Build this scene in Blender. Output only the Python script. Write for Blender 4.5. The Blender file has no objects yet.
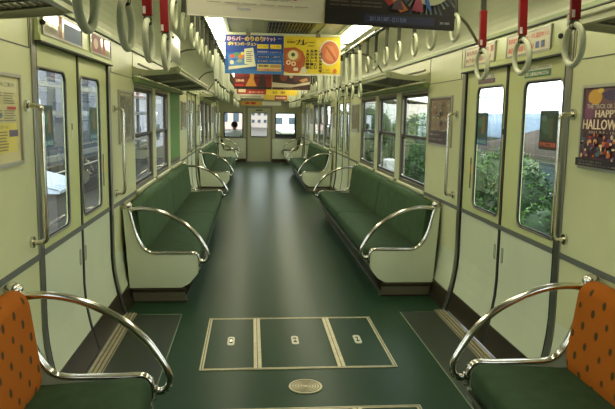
import bpy, bmesh, math, random
from mathutils import Vector, Matrix
random.seed(7)
SC = bpy.context.scene
COL = SC.collection
XL, XR = -0.96, 1.50            # inner faces of the side walls
P = 6.88                        # door to door
DOORS = [2.985, 2.985+P, 2.985+2*P]
DW = 1.54
YB, YE = -0.75, 19.4
ZC = 2.15

# ------------------------------------------------------------------ materials
def lin(c):
    return tuple((v/255/12.92 if v/255 <= .04045 else ((v/255+.055)/1.055)**2.4) for v in c)+(1,)
MATS = {}
def mat(name, rgb, rough=.5, metal=0, noise=0, nscale=20, bump=0, bscale=80, emit=0, spec=.5, coat=0, sheen=0):
    if name in MATS: return MATS[name]
    m = bpy.data.materials.new(name); m.use_nodes = True
    nt = m.node_tree; b = nt.nodes['Principled BSDF']
    b.inputs['Base Color'].default_value = lin(rgb); b.inputs['Roughness'].default_value = rough
    b.inputs['Metallic'].default_value = metal; b.inputs['Specular IOR Level'].default_value = spec
    b.inputs['Coat Weight'].default_value = coat; b.inputs['Sheen Weight'].default_value = sheen
    tc = nt.nodes.new('ShaderNodeTexCoord')
    if noise:
        n = nt.nodes.new('ShaderNodeTexNoise'); n.inputs['Scale'].default_value = nscale; n.inputs['Detail'].default_value = 5
        nt.links.new(tc.outputs['Object'], n.inputs['Vector'])
        r = nt.nodes.new('ShaderNodeValToRGB'); a = lin(rgb)
        r.color_ramp.elements[0].position = .3; r.color_ramp.elements[1].position = .7
        r.color_ramp.elements[0].color = tuple(v*(1-noise) for v in a[:3])+(1,)
        r.color_ramp.elements[1].color = tuple(min(1, v*(1+noise)) for v in a[:3])+(1,)
        nt.links.new(n.outputs['Fac'], r.inputs['Fac']); nt.links.new(r.outputs['Color'], b.inputs['Base Color'])
    if bump:
        n2 = nt.nodes.new('ShaderNodeTexNoise'); n2.inputs['Scale'].default_value = bscale; n2.inputs['Detail'].default_value = 3
        nt.links.new(tc.outputs['Object'], n2.inputs['Vector'])
        bp = nt.nodes.new('ShaderNodeBump'); bp.inputs['Strength'].default_value = bump; bp.inputs['Distance'].default_value = .01
        nt.links.new(n2.outputs['Fac'], bp.inputs['Height']); nt.links.new(bp.outputs['Normal'], b.inputs['Normal'])
    if emit:
        b.inputs['Emission Color'].default_value = lin(rgb); b.inputs['Emission Strength'].default_value = emit
    MATS[name] = m
    return m
def ink(rgb, rough=.45):
    return mat('ink_%d_%d_%d' % tuple(rgb), rgb, rough)

M_WALL = mat('painted_wall', (196,198,152), .32, noise=.03, nscale=6, bump=.04, bscale=9)
M_LOW = mat('lower_panel', (196,203,172), .4, noise=.03, nscale=5)
M_DOOR = mat('door_paint', (186,192,134), .3, noise=.03, nscale=5)
M_CEIL = mat('ceiling_paint', (206,208,178), .4, noise=.02, nscale=5)
M_HEAD = mat('header_paint', (176,184,126), .28, noise=.02, nscale=4, bump=.05, bscale=6)
M_CHROME = mat('polished_steel', (206,202,192), .16, 1)
M_STEEL = mat('brushed_steel', (150,148,136), .33, 1, bump=.05, bscale=60)
M_DSTEEL = mat('dull_steel', (124,118,98), .4, .7)
M_ALU = mat('window_aluminium', (120,116,100), .4, .8)
M_DARKFR = mat('dark_sash', (52,44,36), .45, .3)
M_RUB = mat('black_rubber', (18,18,16), .6)
M_STRIPE = mat('grey_band', (88,92,84), .5)
M_KICK = mat('kick_plate', (74,64,50), .32, .75, noise=.1, nscale=8)
M_BRASS = mat('worn_brass', (192,184,152), .45, .55, noise=.15, nscale=30)
M_RING = mat('ivory_plastic', (206,208,178), .35)
M_BELT = mat('strap_belt', (58,58,42), .6)
M_WCOV = mat('white_strap_sleeve', (214,216,190), .45)
M_RED = mat('red_strap_sleeve', (136,14,20), .35)
M_PATCH = mat('white_sticker', (214,206,196), .5)
M_GRILL = mat('grille_metal', (44,40,34), .5, .4)
M_RACK = mat('rack_metal', (176,178,146), .35, .2)
M_RACKS = mat('rack_slats', (92,92,72), .4, .6)
M_BLIND = mat('green_blind', (86,128,62), .7, bump=.1, bscale=200)
M_BBOX = mat('blind_box_green', (140,156,92), .4)
M_GREEN = mat('green_moquette', (48,68,42), .9, noise=.16, nscale=14, bump=.3, bscale=320, spec=.2)
M_GREEN2 = mat('green_moquette_back', (56,78,46), .9, noise=.14, nscale=10, bump=.3, bscale=320, spec=.2)
M_PAPER = mat('poster_paper', (222,220,206), .4)
M_CAB = mat('cab_dark', (46,50,46), .6)
M_LAMP = mat('fluorescent_diffuser', (255,249,216), .4, emit=9)
M_SHIRT = mat('white_shirt', (236,238,240), .8)
M_SKIN = mat('skin', (188,142,112), .6)
M_HAIR = mat('dark_hair', (18,16,18), .7)
M_TROUS = mat('dark_trousers', (30,32,44), .8)

def glass_mat():
    m = bpy.data.materials.new('window_glass'); m.use_nodes = True; nt = m.node_tree
    for n in list(nt.nodes): nt.nodes.remove(n)
    o = nt.nodes.new('ShaderNodeOutputMaterial'); t = nt.nodes.new('ShaderNodeBsdfTransparent'); g = nt.nodes.new('ShaderNodeBsdfGlossy')
    t.inputs['Color'].default_value = (.88,.92,.90,1); g.inputs['Roughness'].default_value = .02
    lw = nt.nodes.new('ShaderNodeLayerWeight'); lw.inputs['Blend'].default_value = .5
    pw = nt.nodes.new('ShaderNodeMath'); pw.operation = 'POWER'; pw.inputs[1].default_value = 5; nt.links.new(lw.outputs['Facing'], pw.inputs[0])
    f = nt.nodes.new('ShaderNodeMapRange'); f.inputs['To Min'].default_value = .03; f.inputs['To Max'].default_value = 1; nt.links.new(pw.outputs[0], f.inputs['Value'])
    mx = nt.nodes.new('ShaderNodeMixShader')
    nt.links.new(f.outputs[0], mx.inputs[0]); nt.links.new(t.outputs[0], mx.inputs[1]); nt.links.new(g.outputs[0], mx.inputs[2]); nt.links.new(mx.outputs[0], o.inputs[0])
    return m
M_GLASS = glass_mat()

def orange_mat():
    m = mat('orange_moquette', (176,88,22), .9, bump=.3, bscale=300, spec=.15)
    nt = m.node_tree; b = nt.nodes['Principled BSDF']; tc = nt.nodes.new('ShaderNodeTexCoord')
    mp = nt.nodes.new('ShaderNodeMapping'); mp.inputs['Rotation'].default_value = (math.radians(38),0,0); mp.inputs['Scale'].default_value = (0,13,10.5)
    v = nt.nodes.new('ShaderNodeTexVoronoi'); v.inputs['Scale'].default_value = 1; v.inputs['Randomness'].default_value = .12
    r = nt.nodes.new('ShaderNodeValToRGB'); r.color_ramp.elements[0].position = .15; r.color_ramp.elements[1].position = .21
    r.color_ramp.elements[0].color = lin((74,58,30)); r.color_ramp.elements[1].color = lin((160,88,18))
    nt.links.new(tc.outputs['Object'], mp.inputs[0]); nt.links.new(mp.outputs[0], v.inputs['Vector'])
    nt.links.new(v.outputs['Distance'], r.inputs[0]); nt.links.new(r.outputs[0], b.inputs['Base Color'])
    return m
M_ORANGE = orange_mat()
M_FLOOR = mat('green_vinyl', (28,54,36), .2, noise=.05, nscale=3, spec=.1)
M_FLOORD = mat('dark_vinyl_step', (26,36,28), .3, noise=.12, nscale=6, bump=.1, bscale=120)
M_JOINT = mat('vinyl_joint', (112,124,96), .5)
for mm in (M_FLOOR,):     # scuffed gloss
    nt = mm.node_tree; n = nt.nodes.new('ShaderNodeTexNoise'); n.inputs['Scale'].default_value = 9; n.inputs['Detail'].default_value = 8
    mr = nt.nodes.new('ShaderNodeMapRange'); mr.inputs['To Min'].default_value = .3; mr.inputs['To Max'].default_value = .3
    nt.links.new(n.outputs['Fac'], mr.inputs['Value']); nt.links.new(mr.outputs[0], nt.nodes['Principled BSDF'].inputs['Roughness'])

# ------------------------------------------------------------------ mesh builder
class MB:
    def __init__(s): s.bm = bmesh.new(); s.mats = []
    def mi(s, m):
        if m not in s.mats: s.mats.append(m)
        return s.mats.index(m)
    def face(s, vs, m=None, smooth=False):
        try: f = s.bm.faces.new(vs)
        except ValueError: return None
        f.material_index = s.mi(m) if m else 0; f.smooth = smooth
        return f
    def box(s, x0, x1, y0, y1, z0, z1, m=None):
        v = [s.bm.verts.new((x, y, z)) for x in (x0, x1) for y in (y0, y1) for z in (z0, z1)]
        for q in ((0,1,3,2),(4,6,7,5),(0,4,5,1),(2,3,7,6),(0,2,6,4),(1,5,7,3)): s.face([v[i] for i in q], m)
    def poly(s, pts, m=None): return s.face([s.bm.verts.new(p) for p in pts], m)
    def prism(s, pts, y0, y1, m=None, smooth=False):            # pts = (x,z), extruded along y
        a = [s.bm.verts.new((x, y0, z)) for x, z in pts]; b = [s.bm.verts.new((x, y1, z)) for x, z in pts]
        n = len(pts)
        for i in range(n): s.face([a[i], a[(i+1) % n], b[(i+1) % n], b[i]], m, smooth)
        s.face(a, m); s.face(b[::-1], m)
    def loft(s, rings, m=None, closed=True, caps=True, smooth=True):
        R = [[s.bm.verts.new(p) for p in r] for r in rings]; n = len(R[0])
        for a, b in zip(R, R[1:]):
            for i in range(n if closed else n-1): s.face([a[i], a[(i+1) % n], b[(i+1) % n], b[i]], m, smooth)
        if caps and closed: s.face(R[0][::-1], m); s.face(R[-1], m)
    def tube(s, pts, r, n=10, m=None, closed=False, rb=None, up=None):
        pts = [Vector(p) for p in pts]; rings = []; N = len(pts); prev = None
        for i, p in enumerate(pts):
            if closed: t = pts[(i+1) % N]-pts[i-1]
            else: t = pts[min(i+1, N-1)]-pts[max(i-1, 0)]
            t.normalize()
            if up is not None: a = Vector(up)
            elif prev is None: a = Vector((0,0,1)) if abs(t.z) < .9 else Vector((1,0,0))
            else: a = prev
            a = (a-t*a.dot(t)).normalized(); prev = a; b = t.cross(a)
            rr = r[i] if isinstance(r, (list, tuple)) else r
            r2 = rb if rb else rr
            rings.append([p+a*(r2*math.cos(2*math.pi*k/n))+b*(rr*math.sin(2*math.pi*k/n)) for k in range(n)])
        if closed: rings.append(rings[0])
        s.loft(rings, m, caps=not closed)
        if closed: bmesh.ops.remove_doubles(s.bm, verts=s.bm.verts, dist=1e-6)
    def cyl(s, c, r, h, axis='z', n=20, m=None, r2=None):
        c = Vector(c); r2 = r if r2 is None else r2
        ax = {'x':Vector((1,0,0)),'y':Vector((0,1,0)),'z':Vector((0,0,1))}[axis]
        u = Vector((0,1,0)) if axis == 'x' else Vector((1,0,0)); w = ax.cross(u)
        R = [[c+ax*t+(u*math.cos(2*math.pi*k/n)+w*math.sin(2*math.pi*k/n))*rr for k in range(n)] for t, rr in ((0, r), (h, r2))]
        s.loft(R, m, smooth=False)
    def sphere(s, c, r, m=None, sc=(1,1,1), seg=14):
        g = bmesh.ops.create_uvsphere(s.bm, u_segments=seg, v_segments=seg//2+2, radius=1, matrix=Matrix.Translation(c) @ Matrix.Diagonal((r*sc[0], r*sc[1], r*sc[2], 1)))
        k = s.mi(m) if m else 0
        for v in g['verts']:
            for f in v.link_faces: f.smooth = True; f.material_index = k
    def build(s, name, material=None, parent=None, bevel=0, seg=2, kind=None):
        bmesh.ops.recalc_face_normals(s.bm, faces=s.bm.faces)
        me = bpy.data.meshes.new(name)
        off = Vector((0,0,0)); q = parent
        while q: off += q.location; q = q.parent
        if off.length: bmesh.ops.translate(s.bm, verts=s.bm.verts, vec=-off)
        s.bm.to_mesh(me); s.bm.free()
        if s.mats:
            for m in s.mats: me.materials.append(m)
        else: me.materials.append(material)
        o = bpy.data.objects.new(name, me); COL.objects.link(o)
        if parent: o.parent = parent
        if bevel:
            b = o.modifiers.new('bevel', 'BEVEL'); b.width = bevel; b.segments = seg; b.limit_method = 'ANGLE'; b.angle_limit = .7; b.harden_normals = False
            for f in me.polygons: f.use_smooth = True
            w = o.modifiers.new('wn', 'WEIGHTED_NORMAL')
        if kind: o['kind'] = kind
        return o

def plate(mb, outer, holes, fn, th, m=None):
    """flat plate with holes: 2-D loops -> fn(u,v,t) -> 3-D; th = thickness"""
    bm = bmesh.new(); edges = []
    for L in [outer]+holes:
        vs = [bm.verts.new((u, v, 0)) for u, v in L]
        edges += [bm.edges.new((vs[i], vs[(i+1) % len(vs)])) for i in range(len(vs))]
    bmesh.ops.triangle_fill(bm, edges=edges, use_beauty=True)
    bm.verts.ensure_lookup_table(); bm.verts.index_update()
    co = [(v.co.x, v.co.y) for v in bm.verts]
    A = [mb.bm.verts.new(fn(u, v, 0)) for u, v in co]; B = [mb.bm.verts.new(fn(u, v, th)) for u, v in co]
    for f in bm.faces:
        ids = [v.index for v in f.verts]; mb.face([A[i] for i in ids], m); mb.face([B[i] for i in ids[::-1]], m)
    for e in bm.edges:
        if len(e.link_faces) == 1:
            i, j = e.verts[0].index, e.verts[1].index; mb.face([A[i], A[j], B[j], B[i]], m)
    bm.free()
def rect(u0, u1, v0, v1): return [(u0,v0),(u1,v0),(u1,v1),(u0,v1)]
def rrect(u0, u1, v0, v1, r, n=5):
    out = []
    for cx, cy, a0 in ((u1-r,v0+r,-90),(u1-r,v1-r,0),(u0+r,v1-r,90),(u0+r,v0+r,180)):
        for k in range(n+1):
            a = math.radians(a0+90*k/n); out.append((cx+r*math.cos(a), cy+r*math.sin(a)))
    return out
def spline(pts, k=6):
    P_ = [Vector(p) for p in pts]; P_ = [P_[0]*2-P_[1]]+P_+[P_[-1]*2-P_[-2]]; out = []
    for i in range(1, len(P_)-2):
        p0, p1, p2, p3 = P_[i-1:i+3]
        for j in range(k):
            t = j/k; out.append(.5*((2*p1)+(p2-p0)*t+(2*p0-5*p1+4*p2-p3)*t*t+(3*p1-p0-3*p2+p3)*t**3))
    out.append(P_[-2]); return out
def empty(name, loc): 
    o = bpy.data.objects.new(name, None); COL.objects.link(o); o.location = loc; o.empty_display_size = .1; return o
def tag(o, label, cat, group=None, kind=None):
    o['label'] = label; o['category'] = cat
    if group: o['group'] = group
    if kind: o['kind'] = kind
    return o
def copy_tree(o, loc=None, parent=None):
    c = o.copy(); COL.objects.link(c)
    if parent: c.parent = parent
    if loc is not None: c.location = loc
    for ch in list(KIDS.get(o.name, [])) or [x for x in bpy.data.objects if x.parent == o]: copy_tree(ch, None, c)
    return c
KIDS = {}
def W(side, d): return XL+d if side == 'L' else XR-d           # d = distance inwards from the wall
def tuck(z): return .078*max(0, (.42-z)/.42)**1.7
SIDES = ('L', 'R'); SN = {'L':'left', 'R':'right'}
CNT = {}
def num(k): CNT[k] = CNT.get(k, 0)+1; return '%s_%d' % (k, CNT[k])

# ------------------------------------------------------------------ floor
mb = MB()
x0, x1 = XL-.05, XR+.05
mb.box(x0, x1, YB-.05, YE+.05, -.06, 0, M_FLOOR)
for yd in DOORS:
    for (a, b) in ((XL, -.487), (1.085, XR)):
        mb.box(a, b, yd-.1, yd+DW-.045, -.01, .0015, M_FLOORD)
        xs = -.487 if a == XL else 1.085
        mb.box(xs-.003, xs+.003, yd-.1, yd+DW-.045, -.01, .002, M_JOINT)
        for yy in (yd-.1, yd+DW-.045): mb.box(a+.1, b-.1 if a > 0 else b, yy-.003, yy+.003, -.01, .002, M_JOINT)
mb.build('floor', kind='structure')
for yd in DOORS:            # door sill tracks
    for s in SIDES:
        mb = MB(); a, b = sorted((W(s, .075), W(s, .155)))
        mb.box(a, b, yd+.02, yd+DW-.02, -.005, .006, M_BRASS)
        for q in (.09, .115, .14):
            mb.box(W(s, q)-.004, W(s, q)+.004, yd+.02, yd+DW-.02, .0, .011, M_BRASS)
            mb.box(W(s, q+.009)-.003, W(s, q+.009)+.003, yd+.02, yd+DW-.02, .0, .0075, M_KICK)
        mb.build(num('trim'), kind='structure')

# floor hatches
def hatch(y0, y1, label, xa=-.285, xb=.835):
    t = empty('floor_hatch', (0, y0, 0)); tag(t, label, 'floor hatch')
    mb = MB(); xs = [xa, xa+.325, xa+.802, xb]
    w = .022
    mb.box(xa, xb, y0, y0+w, -.004, .005); mb.box(xa, xb, y1-w, y1, -.004, .005)
    for x in (xa, xb-w): mb.box(x, x+w, y0, y1, -.004, .0048)
    for x in xs[1:3]: mb.box(x-w, x+w, y0, y1, -.004, .0048)
    mb.build('frame', M_BRASS, t, bevel=.001)
    mb = MB()
    for x in (xa+w*.5, xb-w*.5): mb.box(x-.0025, x+.0025, y0+.01, y1-.01, .003, .0053)
    for x in xs[1:3]:
        for q in (0,): mb.box(x+q-.003, x+q+.002, y0+.01, y1-.01, .003, .0053)
    for y in (y0+w*.5, y1-w*.5): mb.box(xa+.01, xb-.01, y-.0025, y+.0025, .003, .0054)
    mb.build('groove', M_KICK, t)
    for a, b in zip(xs, xs[1:]):
        mb = MB(); mb.box(a+w+.003, b-w-.003, y0+w+.003, y1-w-.003, -.004, .003)
        lid = mb.build('lid', M_FLOOR, t)
        mb = MB(); cx, cy = (a+b)/2, (y0+y1)/2
        plate(mb, rrect(cx-.022, cx+.022, cy-.075, cy+.075, .021), [], lambda u, v, k: (u, v, .003+k), .003, mat('latch_plate', (196,192,170), .4, .2))
        for q in (-.03, .03): mb.cyl((cx, cy+q, .0055), .011, .002, m=M_RUB, n=14)
        mb.box(cx-.004, cx+.004, cy-.02, cy+.02, .006, .008, M_CHROME)
        mb.build('latch', None, lid)
    return t
hatch(3.45, 4.37, 'three-lid green floor hatch with brass frame in middle of aisle')
hatch(2.05, 2.965, 'floor hatch cut off by the bottom edge, nearest the viewer')
mb = MB(); c = (.287, 3.21)
mb.cyl((c[0], c[1], 0), .088, .006, n=40, m=M_BRASS)
for k, r in enumerate((.074, .06, .046, .032, .018)):
    pts = [(c[0]+r*math.cos(a*math.pi/18), c[1]+r*math.sin(a*math.pi/18), .0062) for a in range(36)]
    mb.tube(pts, .0022, 6, M_KICK, closed=True)
o = mb.build('drain_cover'); tag(o, 'round ribbed brass cover set in floor below the three-lid hatch', 'floor cover')

# ------------------------------------------------------------------ side walls
WIN = [(5.47, 6.47), (6.67, 7.64), (7.83, 8.86)]
WZ0, WZ1 = .765, 1.645
BAYS = [(YB, DOORS[0]), (DOORS[0]+DW, DOORS[1]), (DOORS[1]+DW, DOORS[2]), (DOORS[2]+DW, YE)]
for s in SIDES:
    mb = MB(); sg = -1 if s == 'L' else 1
    fn = lambda u, v, t: (W(s, 0)+sg*t, u, v)
    for bi, (a, b) in enumerate(BAYS):
        holes = []
        for (p, q) in WIN:
            p2, q2 = p+(bi-1)*P, q+(bi-1)*P
            if p2 > a+.05 and q2 < b-.05: holes.append(rect(p2, q2, WZ0, WZ1))
        plate(mb, rect(a, b, .42, 1.915), holes, fn, .06, M_WALL)
        zs = [0, .05, .1, .15, .2, .26, .33, .42]
        prof = [(W(s, tuck(z)), z) for z in zs]+[(W(s, -.06), .42), (W(s, -.06), 0)]
        mb.prism(prof, a, b, M_LOW)
    for yd in DOORS:      # wall above the doors
        x = sorted((W(s, -.06), W(s, -.0)))
        mb.box(x[0], x[1], yd, yd+DW, 1.74, 1.915, M_WALL)
    # panel joints, picked out as thin grooves
    mb.build('wall_'+SN[s], kind='structure')
    # cove from wall head to ceiling
    mb = MB(); pts = []
    for k in range(13):
        a = math.pi/2*k/12
        pts.append((W(s, .40*(1-math.cos(a))), 1.915+(ZC-1.915)*math.sin(a)))
    outer = [(W(s, .40), ZC+.05), (W(s, -.06), ZC+.05), (W(s, -.06), 1.915)]
    mb.prism(pts+outer, YB, YE, M_CEIL, smooth=False)
    mb.build(num('trim'), kind='structure')
    # head moulding and its dark joint
    mb = MB(); x = sorted((W(s, 0), W(s, .016)))
    mb.box(x[0], x[1], YB, YE, 1.905, 1.925, M_BBOX); x = sorted((W(s, .0), W(s, .02)))
    mb.box(x[0], x[1], YB, YE, 1.900, 1.905, M_STRIPE)
    mb.build(num('trim'), kind='structure')
    # seams in the wall panels beside the doors
    mb = MB()
    for bi, (a, b) in enumerate(BAYS):
        x = sorted((W(s, 0), W(s, .003)))
        for (u, v) in ((a+.02, 5.44+(bi-1)*P), (8.89+(bi-1)*P, b-.02)):
            u, v = max(a, u), min(b, v)
            if v > u:
                mb.box(x[0], x[1], u, v, 1.682, 1.687, M_STRIPE)
                for q in (u+.05, v-.02): mb.box(x[0], x[1], q, q+.004, 1.682, 1.90, M_STRIPE)
    mb.build(num('trim'), kind='structure')
    # waist band
    mb = MB()
    for (a, b) in BAYS:
        x = sorted((W(s, 0), W(s, .004))); mb.box(x[0], x[1], a, b, .742, .770, M_STRIPE)
    mb.build(num('trim'), kind='structure')
    # skirting
    mb = MB()
    for (a, b) in BAYS:
        prof = [(W(s, tuck(z)), z) for z in (0, .05, .1, .13)]+[(W(s, tuck(z)+.008), z) for z in (.13, .1, .05, 0)]
        mb.prism(prof, a, b, M_KICK)
    mb.build('baseboard_'+SN[s], kind='structure')
    # door posts
    for yd in DOORS:
        for k, y in enumerate((yd-.02, yd+DW-.02)):
            mb = MB(); zs = [0, .06, .12, .18, .25, .33, .42, 1.9]
            ya, yb = (yd-.022, yd+.036) if k == 0 else (yd+DW-.036, yd+DW+.022)
            ring = lambda z: [(W(s, tuck(z)-.03), ya, z), (W(s, tuck(z)+.008), ya, z), (W(s, tuck(z)+.008), yb, z), (W(s, tuck(z)-.03), yb, z)]
            mb.loft([ring(z) for z in zs], M_STEEL, smooth=False)
            mb.build(num('trim'), kind='structure', bevel=.004)
            mb = MB(); yy = yd+.036 if k == 0 else yd+DW-.048
            ring = lambda z: [(W(s, tuck(z)-.02), yy, z), (W(s, tuck(z)+.006), yy, z), (W(s, tuck(z)+.006), yy+.012, z), (W(s, tuck(z)-.02), yy+.012, z)]
            mb.loft([ring(z) for z in zs[:-1]+[1.73]], M_RUB, smooth=False)
            mb.build(num('trim'), kind='structure')
    # header over each door
    for yd in DOORS:
        mb = MB(); x = [W(s, .03), W(s, 0)]
        mb.prism([(W(s, 0), 1.722), (W(s, .034), 1.722), (W(s, .034), 1.745), (W(s, .026), 1.76), (W(s, .022), 1.885), (W(s, .0), 1.9)], yd+.02, yd+DW-.02, M_HEAD)
        xx = sorted((W(s, .0), W(s, .036))); mb.box(xx[0], xx[1], yd+.02, yd+DW-.02, 1.716, 1.724, M_RUB)
        mb.sphere((W(s, .034), yd+.055, 1.805), .013, M_RUB)
        mb.build(num('trim'), kind='structure')

# windows
def window(s, y0, y1):
    sg = -1 if s == 'L' else 1
    mb = MB(); f = lambda u, v, t: (W(s, -.004)+sg*t, u, v)
    plate(mb, rect(y0, y1, WZ0, WZ1), [rect(y0+.03, y1-.03, WZ0+.035, WZ1-.03)], f, .05, M_ALU)
    fr = mb.build(num('window'), kind='structure', bevel=.003)
    zm = 1.215
    for (a, b, dd, nm) in ((WZ0+.03, zm+.02, .018, 'lower_sash'), (zm-.02, WZ1-.03, .034, 'upper_sash')):
        mb = MB(); f = lambda u, v, t: (W(s, -dd)+sg*t, u, v)
        plate(mb, rect(y0+.025, y1-.025, a, b), [rect(y0+.05, y1-.05, a+.028, b-.025)], f, .014, M_DARKFR)
        sa = mb.build(nm, None, fr)
        mb = MB(); x = sorted((W(s, -dd-.005), W(s, -dd-.009))); mb.box(x[0], x[1], y0+.045, y1-.045, a+.022, b-.02)
        mb.build('pane', M_GLASS, sa)
    mb = MB(); x = sorted((W(s, -.012), W(s, -.03)))
    for y in (y0+.05, y1-.075): mb.box(x[0], x[1], y, y+.022, .82, .84)
    mb.build('latch', M_CHROME, fr)
    mb = MB(); x = sorted((W(s, -.03), W(s, .022))); mb.box(x[0], x[1], y0-.01, y1+.01, WZ0-.022, WZ0+.004)
    mb.build('window_sill', M_WALL, fr, bevel=.004)
WINS = []
for s in SIDES:
    for bi in range(0, 3):
        for (p, q) in WIN:
            p2, q2 = p+(bi-1)*P, q+(bi-1)*P
            if p2 > YB+.05: window(s, p2, q2); WINS.append((s, p2, q2))

# door leaves
def leaf(s, y0, y1, seam_far, ix):
    sg = -1 if s == 'L' else 1
    wy0, wy1 = y0+.045, y0+.505
    mb = MB(); f = lambda u, v, t: (W(s, -.008)+sg*t, u, v)
    plate(mb, rect(y0, y1, .77, 1.73), [rrect(wy0, wy1, .812, 1.612, .05)], f, .014, M_DOOR)
    d = mb.build(num('door'), kind='structure')
    mb = MB(); zs = [.02, .06, .12, .18, .25, .33, .42, .742]
    prof = [(W(s, tuck(z)-.008), z) for z in zs]+[(W(s, tuck(z)-.038), z) for z in zs[::-1]]
    mb.prism(prof, y0, y1, M_LOW); mb.build('lower_panel', None, d)
    mb = MB(); x = sorted((W(s, -.002), W(s, -.038))); mb.box(x[0], x[1], y0, y1, .742, .770); mb.build('waist_band', M_STRIPE, d)
    mb = MB(); prof = [(W(s, tuck(z)-.002), z) for z in (.02, .08, .15)]+[(W(s, tuck(z)-.01), z) for z in (.15, .08, .02)]
    mb.prism(prof, y0+.015, y1-.015, M_KICK); mb.build('kick_plate', None, d)
    mb = MB(); f = lambda u, v, t: (W(s, -.001)+sg*t, u, v)
    plate(mb, rrect(wy0-.006, wy1+.006, .806, 1.618, .055), [rrect(wy0+.004, wy1-.004, .816, 1.608, .046)], f, .005, M_STEEL)
    plate(mb, rrect(wy0+.002, wy1-.002, .814, 1.610, .048), [rrect(wy0+.012, wy1-.012, .824, 1.600, .04)], lambda u, v, t: (W(s, -.006)+sg*t, u, v), .008, M_RUB)
    mb.build('window_rim', None, d, bevel=.002)
    mb = MB(); f = lambda u, v, t: (W(s, -.014)+sg*t, u, v)
    plate(mb, rrect(wy0-.002, wy1+.002, .81, 1.614, .05), [], f, .004); mb.build('pane', M_GLASS, d)
    # rubber meeting edge
    mb = MB(); ys = y1-.016 if seam_far else y0
    ring = lambda z: [(W(s, tuck(z)-.003), ys, z), (W(s, tuck(z)-.003), ys+.016, z), (W(s, tuck(z)-.04), ys+.016, z), (W(s, tuck(z)-.04), ys, z)]
    mb.loft([ring(z) for z in [.02, .06, .12, .18, .25, .33, .42, 1.73]], M_RUB, smooth=False); mb.build('rubber_edge', None, d)
    # finger pull, low near the meeting edge
    mb = MB(); yc = y1-.06 if seam_far else y0+.06; f = lambda u, v, t: (W(s, -.006)+sg*t, u, v)
    plate(mb, rrect(yc-.014, yc+.014, .545, .64, .013), [rrect(yc-.008, yc+.008, .553, .632, .0075)], f, .006, M_STEEL); mb.build('finger_pull', None, d)
    # little plates: maker's sticker beside the glass
    if (s == 'L') == seam_far:
        mb = MB(); x = sorted((W(s, -.009), W(s, -.006))); yc = (wy1+.10) if seam_far else (y0+.032)
        mb.box(x[0], x[1], yc-.012, yc+.012, 1.27, 1.36, M_PATCH); mb.box(*sorted((W(s, -.0065), W(s, -.0055))), yc-.009, yc+.009, 1.315, 1.35, M_RUB)
        mb.build('small_sticker', None, d)
    if not seam_far:
        mb = MB(); yc = wy1+.07
        x = sorted((W(s, -.009), W(s, -.005))); mb.box(x[0], x[1], yc-.009, yc+.009, .93, 1.14, ink((60,58,50))); mb.box(*sorted((W(s, -.0055), W(s, -.004))), yc-.008, yc+.008, 1.03, 1.09, ink((216,120,20)))
        mb.build('warning_sticker', None, d)
    return d, wy0, wy1
LEAVES = []
for s in SIDES:
    for i, yd in enumerate(DOORS):
        LEAVES.append((s, i, 0)+leaf(s, yd+.02, yd+DW/2, True, i)); LEAVES.append((s, i, 1)+leaf(s, yd+DW/2, yd+DW-.02, False, i))

# ------------------------------------------------------------------ ceiling
mb = MB(); mb.box(W('L', .38), W('R', .38), YB, YE, ZC, ZC+.05, M_CEIL)
mb.build('ceiling', kind='structure')
for x in (-.20, .78, .01, .60):
    mb = MB(); mb.box(x-.006, x+.006, YB, YE, ZC-.012, ZC); mb.build(num('trim'), M_HEAD, kind='structure')
# ------------------------------------------------------------------ end walls
mb = MB()
fn = lambda u, v, t: (u, YE+t, v)
M_ENDW = mat('end_wall_paint', (150,150,116), .35)
plate(mb, rect(XL-.06, XR+.06, .70, ZC+.05), [rrect(-.80, -.26, .73, 1.44, .04), rrect(.72, 1.31, .73, 1.44, .04), rect(-.115, .57, .7001, 1.59)], fn, .05, M_ENDW)
plate(mb, rect(XL-.06, -.115, 0, .6999), [], fn, .05, M_LOW); plate(mb, rect(.57, XR+.06, 0, .6999), [], fn, .05, M_LOW)
mb.box(-.165, -.115, YE-.03, YE+.02, 0, 1.64, M_DSTEEL); mb.box(.57, .62, YE-.03, YE+.02, 0, 1.64, M_DSTEEL); mb.box(-.165, .62, YE-.03, YE+.02, 1.59, 1.64, M_DSTEEL)
mb.box(XL, -.165, YE-.012, YE, .69, .72, M_ALU); mb.box(.62, XR, YE-.012, YE, .69, .72, M_ALU)
mb.box(XL, -.165, YE-.02, YE, 0, .09, M_KICK); mb.box(.62, XR, YE-.02, YE, 0, .09, M_KICK)
mb.build('wall_front', kind='structure')
mb = MB()
plate(mb, rect(-.11, .565, .01, 1.585), [rrect(-.015, .475, .74, 1.44, .06)], lambda u, v, t: (u, YE+.005+t, v), .03, mat('end_door_paint', (160,162,126), .35))
d = mb.build(num('door'), kind='structure')
mb = MB(); plate(mb, rrect(-.03, .49, .725, 1.455, .07), [rrect(-.01, .47, .745, 1.435, .055)], lambda u, v, t: (u, YE-.005+t, v), .03, M_RUB); mb.build('window_rim', None, d)
mb = MB(); mb.box(-.02, .48, YE+.018, YE+.022, .735, 1.445); mb.build('pane', M_GLASS, d)
mb = MB(); mb.cyl((.53, YE-.05, .86), .018, .05, 'y', m=M_CHROME); mb.box(.49, .54, YE-.055, YE-.04, .852, .868, M_CHROME); mb.build('door_handle', None, d)
mb = MB(); mb.box(.13, .33, YE-.002, YE+.006, 1.50, 1.55, M_STRIPE); mb.build('vent_plate', None, d)
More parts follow.
